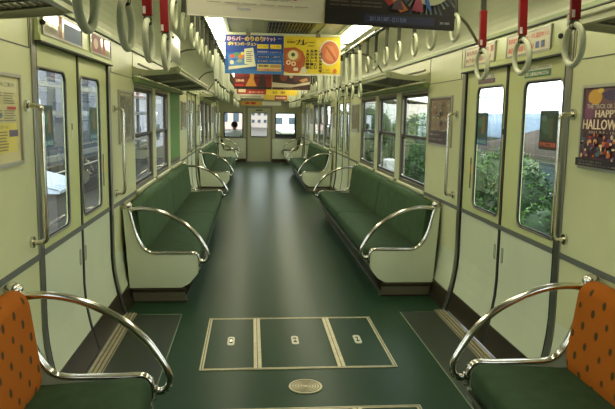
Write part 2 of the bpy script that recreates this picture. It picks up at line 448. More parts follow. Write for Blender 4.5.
for (a, b) in ((-.80, -.26), (.72, 1.31)):
    mb = MB(); plate(mb, rrect(a-.02, b+.02, .71, 1.46, .05), [rrect(a+.01, b-.01, .74, 1.43, .035)], lambda u, v, t: (u, YE-.008+t, v), .03, M_RUB)
    w = mb.build(num('window'), kind='structure')
    mb = MB(); mb.box(a-.005, b+.005, YE+.018, YE+.022, .725, 1.445); mb.build('pane', M_GLASS, w)
mb = MB(); mb.box(XL-.06, XR+.06, YB-.06, YB, 0, ZC+.05); mb.build('wall_back', M_WALL, kind='structure')
# driving cab beyond the end wall
YF = 21.2
mb = MB(); mb.box(XL, XR, YE+.05, YF, -.06, 0); mb.build(num('floor_cab').replace('_1', ''), M_FLOORD, kind='structure')
mb = MB(); mb.box(XL-.06, XR+.06, YE+.05, YF, 2.0, 2.05); mb.build('ceiling_cab', M_CAB, kind='structure')
for s in SIDES:
    mb = MB(); sg = -1 if s == 'L' else 1
    plate(mb, rect(YE+.05, YF, 0, 2.0), [rrect(YE+.5, YF-.5, .8, 1.5, .05)], lambda u, v, t: (W(s, 0)+sg*t, u, v), .05, M_CAB)
    mb.build('wall_cab_'+SN[s], kind='structure')
mb = MB()
plate(mb, rect(XL-.05, XR+.05, 0, 2.0), [rrect(-.86, -.14, .78, 1.55, .05), rrect(-.06, .56, .70, 1.6, .05), rrect(.66, 1.40, .78, 1.55, .05)], lambda u, v, t: (u, YF+t, v), .05, M_CAB)
mb.build('wall_cab_front', kind='structure')

# ------------------------------------------------------------------ lamps
def lamp(x, y):
    t = empty('ceiling_lamp', (x, y, ZC))
    mb = MB(); mb.box(x-.095, x+.095, y-.64, y+.64, ZC-.012, ZC); mb.build('housing', M_CEIL, t)
    mb = MB()
    pr = [(x+.075*math.cos(a), ZC-.012-.032*math.sin(a)) for a in [math.pi*k/10 for k in range(11)]]
    mb.prism(pr, y-.62, y+.62, None, True); mb.build('diffuser', M_LAMP, t)
    return t
LY = [5.74+1.72*k for k in range(-2, 8)]
lp = None
for side, x in (('left', -.30), ('right', .895)):
    for k, y in enumerate(LY):
        lp = lamp(x, y) if lp is None else copy_tree(lp, (x, y, ZC))
        if k == 2: tag(lp, 'lit strip lamp on ceiling, bright on the %s of the blue and yellow hanging posters' % side, 'lamp', 'ceiling strip lamps')
        else: tag(lp, ('lit ceiling strip lamp of the %s row nearer than the blue and yellow posters' if k < 2 else 'lit ceiling strip lamp of the %s row beyond the blue and yellow posters') % side, 'lamp', 'ceiling strip lamps')

# ventilation grilles
def grille(y):
    t = empty('air_grille', (.32, y, ZC))
    mb = MB(); plate(mb, rect(.10, .54, y-.5, y+.5), [rect(.13, .51, y-.47, y+.47)], lambda u, v, k: (u, v, ZC-.018+k), .018, M_HEAD); mb.build('frame', None, t)
    mb = MB()
    for k in range(14): xx = .137+k*.0275; mb.box(xx, xx+.009, y-.47, y+.47, ZC-.016, ZC-.003)
    for k in range(5): yy = y-.4+k*.2; mb.box(.13, .51, yy-.006, yy+.006, ZC-.014, ZC-.004)
    mb.build('bars', M_STEEL, t)
    mb = MB(); mb.box(.13, .51, y-.47, y+.47, ZC-.003, ZC-.001); mb.build('backing', M_RUB, t)
    return t
g = None
for k in range(6):
    y = 5.68+3.44*(k-1)
    g = grille(y) if g is None else copy_tree(g, (.32, y, ZC))
    tag(g, 'dark slotted air grille in ceiling '+('behind the white and black near posters' if k == 1 else 'above the viewer, before the near posters' if k == 0 else 'beyond the blue and yellow hanging posters'), 'grille', 'ceiling air grilles')

# ------------------------------------------------------------------ seats
ARC = [(.07,.70),(.16,.706),(.26,.692),(.36,.655),(.46,.598),(.545,.52),(.60,.44),(.635,.37),(.63,.325),(.605,.306),(.575,.308)]
LOWT = [(.045,.745),(.062,.70),(.085,.60),(.11,.51),(.145,.435),(.185,.39),(.235,.374),(.34,.372),(.45,.372),(.525,.374),(.556,.358),(.57,.325),(.572,.27)]
def rprof(pts, r, n=4):     # round the corners of a 2-D polygon
    out = []; N = len(pts)
    for i in range(N):
        p, a, b = Vector(pts[i]), Vector(pts[i-1]), Vector(pts[(i+1) % N])
        da, db = (a-p), (b-p); rr = min(r, da.length*.45, db.length*.45)
        A, B = p+da.normalized()*rr, p+db.normalized()*rr
        for k in range(n+1):
            t = k/n; out.append(tuple(A*(1-t)**2+p*2*t*(1-t)+B*t*t))
    return out
def cushion(s, prof, y0, y1, m, nm, t, r=.04, crown=.035):
    mb = MB(); pr = rprof(prof, r); c = Vector((sum(p[0] for p in pr)/len(pr), sum(p[1] for p in pr)/len(pr)))
    rings = []; L = y1-y0; st = [0, .004, .014, .03]+[.03+(L-.06)*k/14 for k in range(1, 14)]+[L-.03, L-.014, L-.004, L]
    for q in st:
        e = min(q, L-q); k = 1-.10*max(0, 1-e/.03)**2
        b = 1+crown*math.sin(math.pi*q/L)+.006*math.sin(9*q/L*math.pi)
        rings.append([(W(s, c.x+(px-c.x)*k*b), y0+q, c.y+(pz-c.y)*k*b) for px, pz in pr])
    mb.loft(rings, m); return mb.build(nm, None, t)
def bench(s, y0, y1, n, label, orange=False, near=True, far=True):
    t = empty('bench_seat', (W(s, .3), (y0+y1)/2, 0)); tag(t, label, 'bench seat', 'long bench seats')
    seg = (y1-y0-.05)/n
    for k in range(n):
        a, b = y0+.025+seg*k, y0+.025+seg*(k+1)
        cushion(s, [(.09,.245),(.55,.245),(.575,.29),(.57,.365),(.52,.385),(.14,.355),(.09,.36)], a+.006, b-.006, M_GREEN, 'seat_cushion', t)
        cushion(s, [(.035,.34),(.15,.34),(.155,.40),(.115,.71),(.085,.742),(.035,.74)], a+.006, b-.006, M_ORANGE if orange and k == n-1 else M_GREEN2, 'backrest', t, .03)
    for j, y in enumerate((y0, y1)):
        if (j == 0 and not near) or (j == 1 and not far): continue
        mb = MB()
        out = [(.012,.105),(.44,.105),(.50,.14),(.562,.215),(.57,.36),(.23,.36),(.17,.385),(.12,.45),(.085,.56),(.05,.72),(.012,.735)]
        mb.prism([(W(s, max(d, tuck(z)+.006)), z) for d, z in out], y-.014, y+.014, M_LOW); mb.build('end_panel', None, t, bevel=.003)
        mb = MB(); mb.prism([(W(s, d), z) for d, z in [(.088,.0),(.46,.0),(.47,.10),(.07,.10)]], y-.03 if j == 0 else y-.02, y+.02 if j == 0 else y+.03, M_DSTEEL)
        mb.box(*sorted((W(s, .085), W(s, .48))), y-.036, y+.036, .0, .012, M_KICK); mb.box(*sorted((W(s, .07), W(s, .47))), y-.034, y+.034, .078, .102, M_KICK)
        mb.build('foot_plate', None, t, bevel=.002)
        mb = MB(); mb.tube([(p.x, p.y, p.z) for p in spline([(W(s, d), y, z) for d, z in LOWT], 4)], .011, 12, M_CHROME, rb=.021, up=(0,1,0))
        mb.build('side_frame', None, t)
        mb = MB(); mb.tube(spline([(W(s, d), y, z) for d, z in ARC], 5), .0155, 14, M_CHROME)
        ar = mb.build('armrest', None, t)
        mb = MB(); mb.cyl(sorted([(W(s, .055), y, .70), (W(s, .09), y, .70)])[0], .020, .035, 'x', m=M_CHROME)
        mb.sphere((W(s, .045), y, .73), .034, M_CHROME, (1.1,1.05,.8)); mb.build('wall_bracket', None, ar)
        mb = MB(); mb.cyl(sorted([(W(s, .565), y, .309), (W(s, .59), y, .309)])[0], .02, .025, 'x', m=M_CHROME)
        mb.build('lower_collar', None, ar)
    mb = MB(); mb.prism([(W(s, d), z) for d, z in [(.10,.245),(.555,.245),(.56,.225),(.46,.02),(.46,0),(.10,0)]], y0+.016, y1-.016, M_KICK)
    fr = mb.build('heater_cover', None, t)
    mb = MB(); mb.box(*sorted((W(s, .50), W(s, .572))), y0+.014, y1-.014, .232, .252); mb.build('seat_rail', M_STEEL, t)
    mb = MB()
    for k in range(int((y1-y0)/.06)):
        yy = y0+.05+k*.06
        mb.loft([[(W(s, .555-.1*u+.003), yy+a, .22-.2*u) for a in (0, .035)]+[(W(s, .555-.1*u-.002), yy+a, .22-.2*u) for a in (.035, 0)] for u in (.2, .85)], M_RUB, smooth=False)
    mb.build('vent_slots', None, fr)
    return t
Y1 = {'L':4.82, 'R':4.93}
FG = {'L':2.51, 'R':2.585}
for s in SIDES:
    S = SN[s]
    bench(s, YB+.02, FG[s], 2, 'orange-backed green priority bench in the foreground, %s side' % S, True, near=False)
    bench(s, Y1[s], 8.82, 2, 'long green bench with arched steel armrests, nearest of those past the first %s door' % S)
    bench(s, Y1[s]+P, 8.82+P, 2, 'green bench between second and third %s doors, further down the car' % S)
    bench(s, 18.62, YE-.03, 1, 'short green bench against the end wall on the %s side' % S, far=False)

# ------------------------------------------------------------------ luggage racks, blind boxes, blinds
def rack(s, y0, y1, label):
    t = empty('luggage_rack', (W(s, .2), (y0+y1)/2, 1.72)); tag(t, label, 'luggage rack', 'luggage racks')
    zs = lambda d: 1.715+.045*(d/.37)
    mb = MB()
    for k in range(15):
        d = .03+k*.0225; a, b = sorted((W(s, d), W(s, d+.013))); mb.box(a, b, y0+.02, y1-.02, zs(d), zs(d)+.006)
    for k in range(int((y1-y0)/.12)+1):
        yy = y0+.03+k*.12; mb.loft([[(W(s, d), yy, zs(d)-.004), (W(s, d), yy+.014, zs(d)-.004), (W(s, d), yy+.014, zs(d)+.003), (W(s, d), yy, zs(d)+.003)] for d in (.02, .36)], None, smooth=False)
    mb.build('shelf_slats', M_RACKS, t)
    mb = MB(); mb.tube([(W(s, .372), y0, 1.765), (W(s, .372), y1, 1.765)], .014, 10); mb.box(*sorted((W(s, .35), W(s, .378))), y0, y1, 1.735, 1.76)
    mb.build('front_rail', M_RACK, t)
    for k in range(4):
        y = y0+(y1-y0)*k/3
        mb = MB(); out = [(.0,1.708),(.08,1.708),(.2,1.715),(.33,1.728),(.385,1.745),(.39,1.778),(.36,1.788),(.24,1.762),(.12,1.755),(.05,1.765),(.0,1.785)]
        mb.prism([(W(s, d), z) for d, z in out], y-.01, y+.01); br = mb.build('bracket', M_RACK, t, bevel=.003)
        for d, z in ((.06,1.72),(.34,1.755)):
            mb = MB(); mb.cyl((W(s, d), y-.018, z), .009, .01, 'y', n=10); mb.build('bolt', M_STEEL, br)
    mb = MB(); mb.tube([(W(s, .05), y0, 1.80), (W(s, .05), y1, 1.80)], .01, 8); mb.build('back_rail', M_STEEL, t)
for s in SIDES:
    S = SN[s]
    for bi, nm in enumerate(('over the foreground bench, %s side, partly cut off' % S, 'over the %s bench windows past the first door' % S, 'over the %s windows between second and third doors' % S)):
        y0, y1 = 5.42+(bi-1)*P, 8.96+(bi-1)*P
        if bi == 0: y0, y1 = YB+.05, 2.26
        rack(s, y0, y1, 'slatted metal luggage rack '+nm)
        mb = MB(); yb0 = max(5.43+(bi-1)*P, YB+.1)
        mb.prism([(W(s, d), z) for d, z in rprof([(.0,1.652),(.05,1.652),(.055,1.70),(.0,1.705)], .02)], yb0, 8.90+(bi-1)*P)
        o = mb.build('blind_box', M_BBOX, bevel=.002); tag(o, 'pale green blind box above the '+('foreground windows, %s side' % S if bi == 0 else 'first %s bench windows' % S if bi == 1 else '%s windows between second and third doors' % S), 'blind box', 'blind boxes')
for (s, bi, label) in (('L', 1, 'lowered green roller blind in the third left window past the first door'),):
    p, q = WIN[2]; t = empty('roller_blind', (W(s, .0), (p+q)/2, .8)); tag(t, label, 'blind')
    mb = MB(); x = sorted((W(s, -.003), W(s, .000))); mb.box(x[0], x[1], p+.025, q-.025, .85, 1.652); mb.build('fabric', M_BLIND, t)
    mb = MB(); x = sorted((W(s, -.008), W(s, .006))); mb.box(x[0], x[1], p+.022, q-.022, .825, .852); mb.build('bottom_bar', M_ALU, t)

# ------------------------------------------------------------------ strap rails and straps
XP = {'L':-.325, 'R':.95}; ZP = 2.045
for s in SIDES:
    t = empty('strap_rail', (XP[s], 9, ZP)); tag(t, 'long steel ceiling rail carrying the %s row of hanging straps' % SN[s], 'rail', 'strap rails')
    mb = MB(); mb.tube([(XP[s], YB+.02, ZP), (XP[s], YE-.02, ZP)], .016, 12); mb.build('rail', M_CHROME, t)
    for y in (.75, 4.2, 7.3, 11.1, 14.2, 18.0)[(s == 'L')*2:]:
        mb = MB(); dd = (XR-.95) if s == 'R' else (XP['L']-XL)
        pts = [(W(s, .035), y, 1.90), (W(s, .075), y, 1.96), (W(s, .13), y, 2.03), (W(s, .22), y, 2.085), (W(s, .36), y, 2.105), (W(s, .48), y, 2.085), (W(s, dd), y, ZP)]
        mb.tube(spline(pts, 4), .010, 8); mb.sphere((XP[s], y, ZP), .026, None, (1,1.2,1), 10); mb.build('support_arm', M_DSTEEL, t)
        mb = MB(); mb.cyl((XP[s], y, ZP), .01, ZC-ZP, 'z', n=10); mb.build('drop_rod', M_DSTEEL, t)
def make_strap(kind):
    """kind: red sleeve, long white sleeve, or short plain belt; origin on the rail"""
    t = empty('hanging_strap', (0,0,0))
    zr = -.215 if kind == 'plain' else -.412                    # ring centre below the rail
    R = .059; sg = 1
    mb = MB(); mb.tube([(0, .020*math.cos(a*math.pi/9), .020*math.sin(a*math.pi/9)) for a in range(18)], .004, 6, closed=True, rb=.014, up=(1,0,0)); mb.build('loop', M_BELT, t)
    mb = MB(); mb.box(-.011, .011, -.004, .004, zr+R+.002, -.018); mb.tube([(0, .012*math.cos(a*math.pi/7), zr+R+.0+.012*math.sin(a*math.pi/7)) for a in range(14)], .003, 6, closed=True, rb=.011, up=(1,0,0))
    mb.build('belt', M_BELT, t)
    if kind != 'plain':
        mb = MB(); mb.box(-.015, .015, -.0085, .0085, zr+R+(.014 if kind == 'red' else .028), (zr+.22 if kind == 'red' else -.06)); sl = mb.build('sleeve', M_RED if kind == 'red' else M_WCOV, t, bevel=.003)
        if kind == 'red':
            mb = MB(); mb.box(-.013, -.004, -.0095, -.008, zr+R+.02, zr+R+.042); mb.build('sticker', M_PATCH, sl)
    mb = MB(); mb.tube([(0, R*math.cos(a*math.pi/16), zr+R*math.sin(a*math.pi/16)) for a in range(32)], .0095, 10, closed=True); mb.build('ring', M_RING, t)
    return t
protos = {}
KIND_RANGE = lambda y: 'red' if y < 2.8 else ('white' if 5.6 < (y if y < 9.7 else (y-P if y < 9.7+P else y-2*P)) < 9.62 else 'plain')
STR = {'L':[.95,1.33,1.70,2.07,2.47]+[2.88+.385*k for k in range(42)], 'R':[1.12,1.51,1.90,2.29,2.68]+[3.05+.388*k for k in range(42)]}
order = {'red':['nearest','second','third','fourth','fifth']}
for s in SIDES:
    reds = [y for y in STR[s] if y < 2.8]; S = SN[s]
    for y in STR[s]:
        if y > YE-.3: continue
        k = KIND_RANGE(y)
        if k in protos: o = copy_tree(protos[k], (XP[s], y, ZP))
        else: o = make_strap(k); o.location = (XP[s], y, ZP); protos[k] = o
        a = random.uniform(-.05, .05); o.rotation_euler = (random.uniform(-.02, .02), random.uniform(-.03, .03), a)
        if k == 'red':
            j = len(reds)-1-reds.index(y)
            lb = 'ring strap in bright red sleeve, %s row, %s' % (S, ('the one closest to the plain rings', 'second back from the plain rings', 'third back from the plain rings', 'fourth back from the plain rings', 'fifth back from the plain rings')[j])
            gp = 'red sleeved priority straps'
        elif y < 5.5:
            j = int((y-2.85)/.385)
            lb = 'plain ivory ring on short belt above the first %s door, %s' % (S, ('nearest one', 'second one', 'third one', 'fourth one', 'fifth one', 'sixth one', 'last one')[min(j, 6)]); gp = 'plain rings over the first doors'
        elif y < 9.65: lb = 'ivory ring strap in white sleeve, %s row, over the first long green bench' % S; gp = 'white sleeved straps over first %s bench' % S
        elif y < 12.4: lb = 'plain ivory ring over the second %s door, small in the distance' % S; gp = 'rings over second %s door' % S
        else: lb = 'tiny far ring strap of the %s row towards the end wall' % S; gp = 'far straps of the %s row' % S
        tag(o, lb, 'strap', gp)

# ------------------------------------------------------------------ grab bars beside the doors
def grab_bar(s, y, label):
    off = .065; xw, xb = W(s, 0), W(s, off)
    t = empty('grab_bar', (xb, y, 1.1)); tag(t, label, 'grab bar', 'grab bars beside the doors')
    pts = [(xw, y, 1.435), (W(s, .035), y, 1.436), (W(s, .056), y, 1.43), (xb, y, 1.405), (xb, y, 1.2), (xb, y, 1.0), (xb, y, .875), (W(s, .056), y, .848), (W(s, .035), y, .842), (xw, y, .843)]
    mb = MB(); mb.tube(spline(pts, 5), .012, 12); mb.build('bar', M_CHROME, t)
    for z in (1.435, .843):
        mb = MB(); mb.cyl(sorted([(W(s, 0), y, z), (W(s, .012), y, z)])[0], .026, .012, 'x', n=18)
        mb.build('wall_flange', M_CHROME, t)
for s in SIDES:
    for i, yd in enumerate(DOORS):
        w = ('first', 'second', 'third')[i]
        grab_bar(s, yd-(.11 if s == 'L' else .065), 'vertical steel grab bar on the near side of the %s %s door' % (w, SN[s]))
        grab_bar(s, yd+DW+.12, 'vertical steel grab bar on the far side of the %s %s door' % (w, SN[s]))

# ------------------------------------------------------------------ posters
def text_faces(body):
    cu = bpy.data.curves.new('t', 'FONT'); cu.body = body; cu.size = 1; cu.resolution_u = 2
    o = bpy.data.objects.new('t', cu); COL.objects.link(o)
    dg = bpy.context.evaluated_depsgraph_get(); dg.update()
    me = bpy.data.meshes.new_from_object(o.evaluated_get(dg))
    vs = [(v.co.x, v.co.y) for v in me.vertices]; fs = [list(p.vertices) for p in me.polygons]
    bpy.data.objects.remove(o); bpy.data.curves.remove(cu); bpy.data.meshes.remove(me)
    if not vs: return [], []
    x0, x1 = min(v[0] for v in vs), max(v[0] for v in vs); y0, y1 = min(v[1] for v in vs), max(v[1] for v in vs)
    return [((x-x0)/max(1e-6, x1-x0), (y-y0)/max(1e-6, y1-y0)) for x, y in vs], fs
TC = {}
def art(elems, w, h, name, root, mapf, lift0=.0006):
    """printed surface, u,v in 0..1 of the sheet"""
    mb = MB(); lift = lift0
    for e in elems:
        k = e[0]; lift += .00025
        if k == 'r': _, u0, v0, u1, v1, c = e; pts = [(u0,v0),(u1,v0),(u1,v1),(u0,v1)]
        elif k == 'e': _, cu, cv, ru, rv, c = e; pts = [(cu+ru*math.cos(a*math.pi/14), cv+rv*math.sin(a*math.pi/14)) for a in range(28)]
        elif k == 'p': _, pts, c = e
        if k in 'rep': mb.poly([mapf(u*w, v*h, lift) for u, v in pts], ink(c)); continue
        _, u0, v0, u1, v1, body, c = e
        if body not in TC: TC[body] = text_faces(body)
        vs, fs = TC[body]; m = ink(c)
        big = (v1-v0)*h > .02
        for du in ((0, .0022, .0044) if big else (0,)):
            V = [mb.bm.verts.new(mapf((u0+(u1-u0)*x)*w+du, (v0+(v1-v0)*y)*h, lift+du*.02)) for x, y in vs]
            for f in fs: mb.face([V[i] for i in f], m)
    o = mb.build(name, None, root)
    return o
def lines(u0, v0, u1, v1, n, c, seed=1, cols=1):
    r = random.Random(seed); out = []; dv = (v1-v0)/n
    for i in range(n):
        for j in range(cols):
            a = u0+(u1-u0)*j/cols; b = a+(u1-u0)/cols*r.uniform(.7, .95); out.append(('r', a, v0+dv*(i+.25), b, v0+dv*(i+.62), c))
    return out
def hang_poster(x0, x1, y, z0, z1, elems, label, paper=(222,220,206)):
    t = empty('hanging_poster', ((x0+x1)/2, y, z1)); tag(t, label, 'poster', 'posters hanging across the aisle')
    mb = MB(); mb.box(x0, x1, y-.0008, y+.0008, z0, z1); mb.build('sheet', ink(paper), t)
    art(elems, x1-x0, z1-z0, 'print', t, lambda u, v, l: (x0+u, y-.0008-l, z0+v))
    return t
def hanger(x0, x1, y, z, label):
    t = empty('poster_rail', ((x0+x1)/2, y, z)); tag(t, label, 'poster rail', 'poster rails')
    mb = MB(); mb.box(x0-.02, x1+.02, y-.008, y+.008, z, z+.022); mb.build('clip_bar', M_CEIL, t, bevel=.003)
    mb = MB()
    for q in (.2, .8): xx = x0+(x1-x0)*q; mb.cyl((xx, y, z+.02), .006, ZC-z-.02, 'z', n=8); mb.box(xx-.02, xx+.02, y-.012, y+.012, z-.006, z+.026)
    mb.build('hanger', M_DSTEEL, t)
BL, YL, RD, WH, BK, OR = (30,70,160), (238,208,30), (176,34,26), (232,230,214), (24,20,18), (222,120,40)
# pair 1, nearest
E1 = [('r',0,0,1,1,(196,190,170)), ('r',0,.22,.34,1,(214,186,40)), ('t',.03,.24,.30,.275,'キャンペーン開催中', (60,40,20)), ('t',.02,.30,.31,.40,'電車で行こう', (60,40,20)),
      ('r',.36,.20,.54,.6,(150,110,90)), ('e',.42,.42,.03,.1,(214,180,150)), ('r',.455,.22,.49,.5,(40,36,52)), ('r',.50,.2,.54,.5,(180,160,150)),
      ('t',.57,.25,.80,.30,'秋の特別展示会', (70,50,40)), ('t',.57,.19,.78,.235,'京阪沿線の名所めぐり', (70,50,40)), ('t',.57,.33,.78,.38,'九月より毎日開催', (70,50,40)),
      ('r',.80,.25,.88,.34,(150,52,30)), ('r',.885,.25,.96,.34,(170,96,50)), ('e',.97,.36,.015,.022,(190,30,40)), ('e',.79,.23,.015,.022,(190,30,40)),
      ('t',.36,.08,.46,.115,'Welcome', (70,96,160)), ('r',0,.0,1,.012,(220,216,200))]+lines(.14, .135, .92, .165, 1, (160,150,140), 3, 6)
hang_poster(-.218, .268, 2.4, 1.752, 2.10, E1, 'cream and yellow hanging poster at top centre, beside the black one', (200,194,176)).rotation_euler = (0, .035, 0)
E1b = [('r',0,0,1,1,(26,20,16))]
E1b += [('p', [(.30,.58),(.34,.62),(.64,.18),(.58,.15)], (168,92,30)), ('p', [(.36,.50),(.38,.54),(.60,.20),(.585,.18)], (216,180,106)), ('p', [(.28,.50),(.30,.56),(.52,.24),(.49,.21)], (150,40,24)), ('p', [(.42,.56),(.50,.62),(.66,.30),(.62,.24)], (60,76,92))]
for k in range(44):
    a = 2*math.pi*k/44; r0, r1 = .17, random.uniform(.24, .33); c = random.choice([(70,92,96),(110,120,96),(60,70,84),(96,84,60)])
    cx, cy = .80, .50
    E1b.append(('p', [(cx+r0*math.cos(a), cy+r0*1.35*math.sin(a)), (min(.995, cx+r1*math.cos(a+.03)), max(.12, cy+r1*1.35*math.sin(a+.03))), (min(.995, cx+r1*math.cos(a+.09)), max(.12, cy+r1*1.35*math.sin(a+.09)))], c))
E1b += [('e',.80,.50,.185,.27,(150,152,118)), ('e',.80,.52,.14,.21,(168,166,132)), ('e',.74,.44,.05,.06,(90,120,140)), ('e',.87,.45,.035,.05,(176,90,90)), ('e',.70,.56,.05,.07,(96,112,84)),
        ('p', [(.66,.17),(.69,.30),(.71,.33),(.73,.29),(.75,.16)], (128,40,64)), ('p', [(.74,.40),(.76,.26),(.80,.17),(.81,.19),(.78,.32)], (36,70,140)), ('e',.712,.35,.018,.03,(190,80,80)),
        ('p', [(.50,.17),(.53,.26),(.57,.27),(.60,.17)], (70,50,60)), ('r',0,0,1,.14,(20,16,14)), ('r',.30,.03,.84,.11,(34,36,66)), ('t',.34,.05,.62,.09,'2011.10.1 SAT - 12.11 SUN', (120,130,170)), ('t',.88,.05,.96,.075,'京都', (150,150,160))]
E1b += lines(.03, .17, .44, .24, 2, (84,72,60), 5, 5)+lines(.03, .32, .42, .40, 2, (96,80,60), 6, 4)+[('t',.05,.44,.30,.50,'特別展覧会', (150,140,120)), ('t',.05,.56,.38,.66,'光の世界', (180,170,150))]
hang_poster(.273, .752, 2.4, 1.737, 2.10, E1b, 'black hanging poster with glowing round artwork, top right of centre', (26,20,16)).rotation_euler = (0, .03, 0)
hanger(-.218, .752, 2.4, 2.10, 'bar holding the black and cream hanging posters')
# pair 2, the blue and the yellow
E2 = [('r',0,0,1,1,(40,96,170)), ('r',0,.55,1,1,(28,66,150)), ('r',0,.80,1,1,(24,48,130)), ('r',0,0,1,.12,(58,120,184)),
      ('t',.04,.85,.33,.96,'ひらパー', (240,190,190)), ('t',.34,.84,.65,.97,'のりのり', (246,214,60)), ('t',.65,.85,.86,.96,'チケット', (238,200,214)), ('t',.90,.91,.97,.935,'2011', WH),
      ('t',.05,.725,.53,.82,'ポケモンバージョン', (244,210,60)), ('r',.55,.66,.74,.77,(240,212,50)), ('r',.77,.66,.96,.77,(240,212,50)),
      ('t',.57,.69,.72,.74,'おとな 2400円', (60,40,20)), ('t',.79,.69,.93,.74,'こども 1300円', (60,40,20))]
E2 += [('p', [(.06,.08),(.53,.22),(.49,.66),(.34,.66),(.34,.58),(.06,.48)], (90,140,190)), ('p', [(.335,.26),(.52,.22),(.48,.68),(.33,.64)], (236,230,196)), ('p', [(.06,.10),(.53,.20),(.52,.26),(.065,.18)], (236,230,196)),
       ('e',.13,.45,.04,.05,(214,80,50)), ('e',.20,.50,.05,.05,(96,150,90)), ('e',.27,.44,.045,.06,(226,130,40)), ('e',.30,.52,.03,.04,(240,210,70)), ('e',.17,.36,.05,.04,(60,110,190)), ('e',.12,.29,.035,.055,(238,232,210)), ('e',.25,.33,.05,.04,(170,180,140)), ('e',.34,.60,.0,.0,(0,0,0))][:-1]
E2 += lines(.36, .30, .48, .6, 6, (110,110,130), 9)
E2 += [('t',.55,.55,.75,.60,'京阪線各駅と', (236,220,240)), ('t',.77,.55,.95,.59,'ひらかたパーク', (236,220,240)), ('r',.55,.415,.77,.48,(24,40,110)), ('t',.57,.43,.75,.465,'のりおり自由', WH), ('r',.80,.43,.95,.47,(24,40,110)), ('t',.81,.435,.94,.465,'入園券付き', WH),
       ('r',.55,.31,.74,.36,(24,40,110)), ('t',.56,.32,.73,.35,'発売期間', WH), ('t',.76,.32,.95,.35,'十一月三十日', WH), ('r',.55,.08,.96,.26,(214,196,120)), ('r',.56,.09,.95,.14,(190,96,40)), ('r',.77,.17,.95,.24,(180,140,70)), ('t',.57,.18,.74,.24,'発売場所', (80,50,30)), ('t',.57,.10,.94,.13,'各駅窓口にて好評発売中', (240,220,190))]
hang_poster(-.235, .281, 5.84, 1.766, 2.10, E2, 'blue hanging ticket poster with yellow lettering', (40,96,170))
E3 = [('r',0,0,1,1,(232,204,34)), ('r',0,0,1,.05,(226,220,196)), ('p', [(0,.10),(.1,.06),(.26,.06),(.36,.25),(.38,.45),(.33,.62),(.2,.72),(0,.70)], (176,84,34)), ('e',.17,.50,.13,.16,(196,120,60)),
      ('e',.16,.52,.09,.125,(226,214,160)), ('e',.16,.53,.035,.05,(70,84,40)), ('e',.08,.33,.042,.06,(238,214,170)), ('e',.08,.33,.02,.03,(200,60,40)), ('e',.17,.30,.042,.06,(238,214,170)), ('e',.17,.30,.02,.03,(200,60,40)), ('r',.17,.12,.25,.20,(230,214,180)),
      ('e',.35,.13,.05,.10,(214,206,180)), ('t',.20,.78,.34,.92,'カ', BK), ('t',.33,.78,.52,.92,'レー', BK), ('t',.05,.82,.19,.88,'伝説の', (110,80,20)), ('t',.42,.74,.52,.78,'新登場', BK), ('t',.06,.90,.18,.925,'いま食べたい', (190,80,30)),
      ('e',.80,.60,.185,.325,(228,220,196)), ('e',.81,.60,.165,.295,(190,104,56)), ('p', [(.72,.50),(.76,.80),(.86,.76),(.93,.50),(.86,.38),(.78,.40)], (206,128,76))]
for k in range(5): E3.append(('p', [(.73+.035*k, .74-.06*k), (.76+.035*k, .76-.06*k), (.84+.02*k, .60-.05*k), (.81+.02*k, .57-.05*k)], (170,84,44)))
for j, (col, st) in enumerate((('この夏話題の味', .62), ('絶対食べたい', .535), ('最高カレーに', .465), ('大満足の一皿', .39))):
    for i, ch in enumerate(col): E3.append(('t', st-.005, .60-.085*i, st+.045, .668-.085*i, ch, (40,28,10)))
E3 += lines(.62, .12, .84, .18, 2, (150,120,30), 4, 2)+[('e',.90,.13,.035,.06,(214,110,50)), ('e',.60,.84,.05,.09,(238,216,70)), ('t',.63,.07,.83,.10,'全国の店舗で好評販売中', (120,90,20))]
hang_poster(.285, .790, 5.84, 1.760, 2.10, E3, 'yellow hanging curry poster with two dishes of food', (232,204,34))
hanger(-.235, .79, 5.84, 2.10, 'bar holding the blue and yellow hanging posters')
# pair 3, dark red
hang_poster(-.246, .285, 9.28, 1.76, 2.10, [('r',0,0,1,1,(120,26,20)), ('r',0,0,1,.10,(30,22,18)), ('r',.0,.45,1,.5,(70,20,18)), ('p', [(.30,.12),(.42,.5),(.40,.9),(.56,.9),(.52,.4),(.6,.12)], (206,140,50)), ('p', [(.62,.1),(.7,.6),(.8,.6),(.86,.1)], (60,30,24)), ('t',.04,.30,.26,.40,'京都の秋', (220,180,140)), ('r',.02,.12,.25,.2,(190,50,30))], 'dark red hanging poster with an orange shape, behind the blue one', (90,26,20))
hang_poster(.29, .828, 9.28, 1.76, 2.10, [('r',0,0,1,1,(56,28,22)), ('p', [(0,.1),(0,.3),(.6,.22),(1,.35),(1,.25),(.5,.1)], (196,180,150)), ('e',.3,.55,.1,.2,(120,60,40)), ('e',.5,.6,.06,.12,(190,160,120)), ('e',.62,.5,.08,.16,(90,40,34)), ('p', [(.7,.4),(.9,.5),(.95,.4),(.8,.3)], (170,120,70)), ('t',.3,.02,.7,.07,'秋の味覚フェア', (190,170,140))], 'dark brown hanging poster behind the yellow one', (56,28,22))
hanger(-.246, .828, 9.28, 2.10, 'bar holding the dark red and brown hanging posters')
hang_poster(-.28, .28, 12.72, 1.795, 2.10, [('r',0,0,1,1,(150,40,30)), ('r',.05,.1,.3,.3,(210,190,150)), ('r',.35,.05,.95,.2,(190,60,40)), ('t',.4,.07,.9,.18,'大バーゲン', (240,220,190))], 'red far hanging poster beneath the dark red one', (150,40,30))
hang_poster(.285, .88, 12.72, 1.78, 2.10, [('r',0,0,1,1,(232,200,60)), ('t',.2,.08,.35,.25,'もち', (50,40,30)), ('t',.45,.08,.62,.25,'米', (50,40,30))], 'yellow far hanging poster with dark marks', (232,200,60))
hanger(-.28, .88, 12.72, 2.10, 'bar holding the red and yellow far posters')
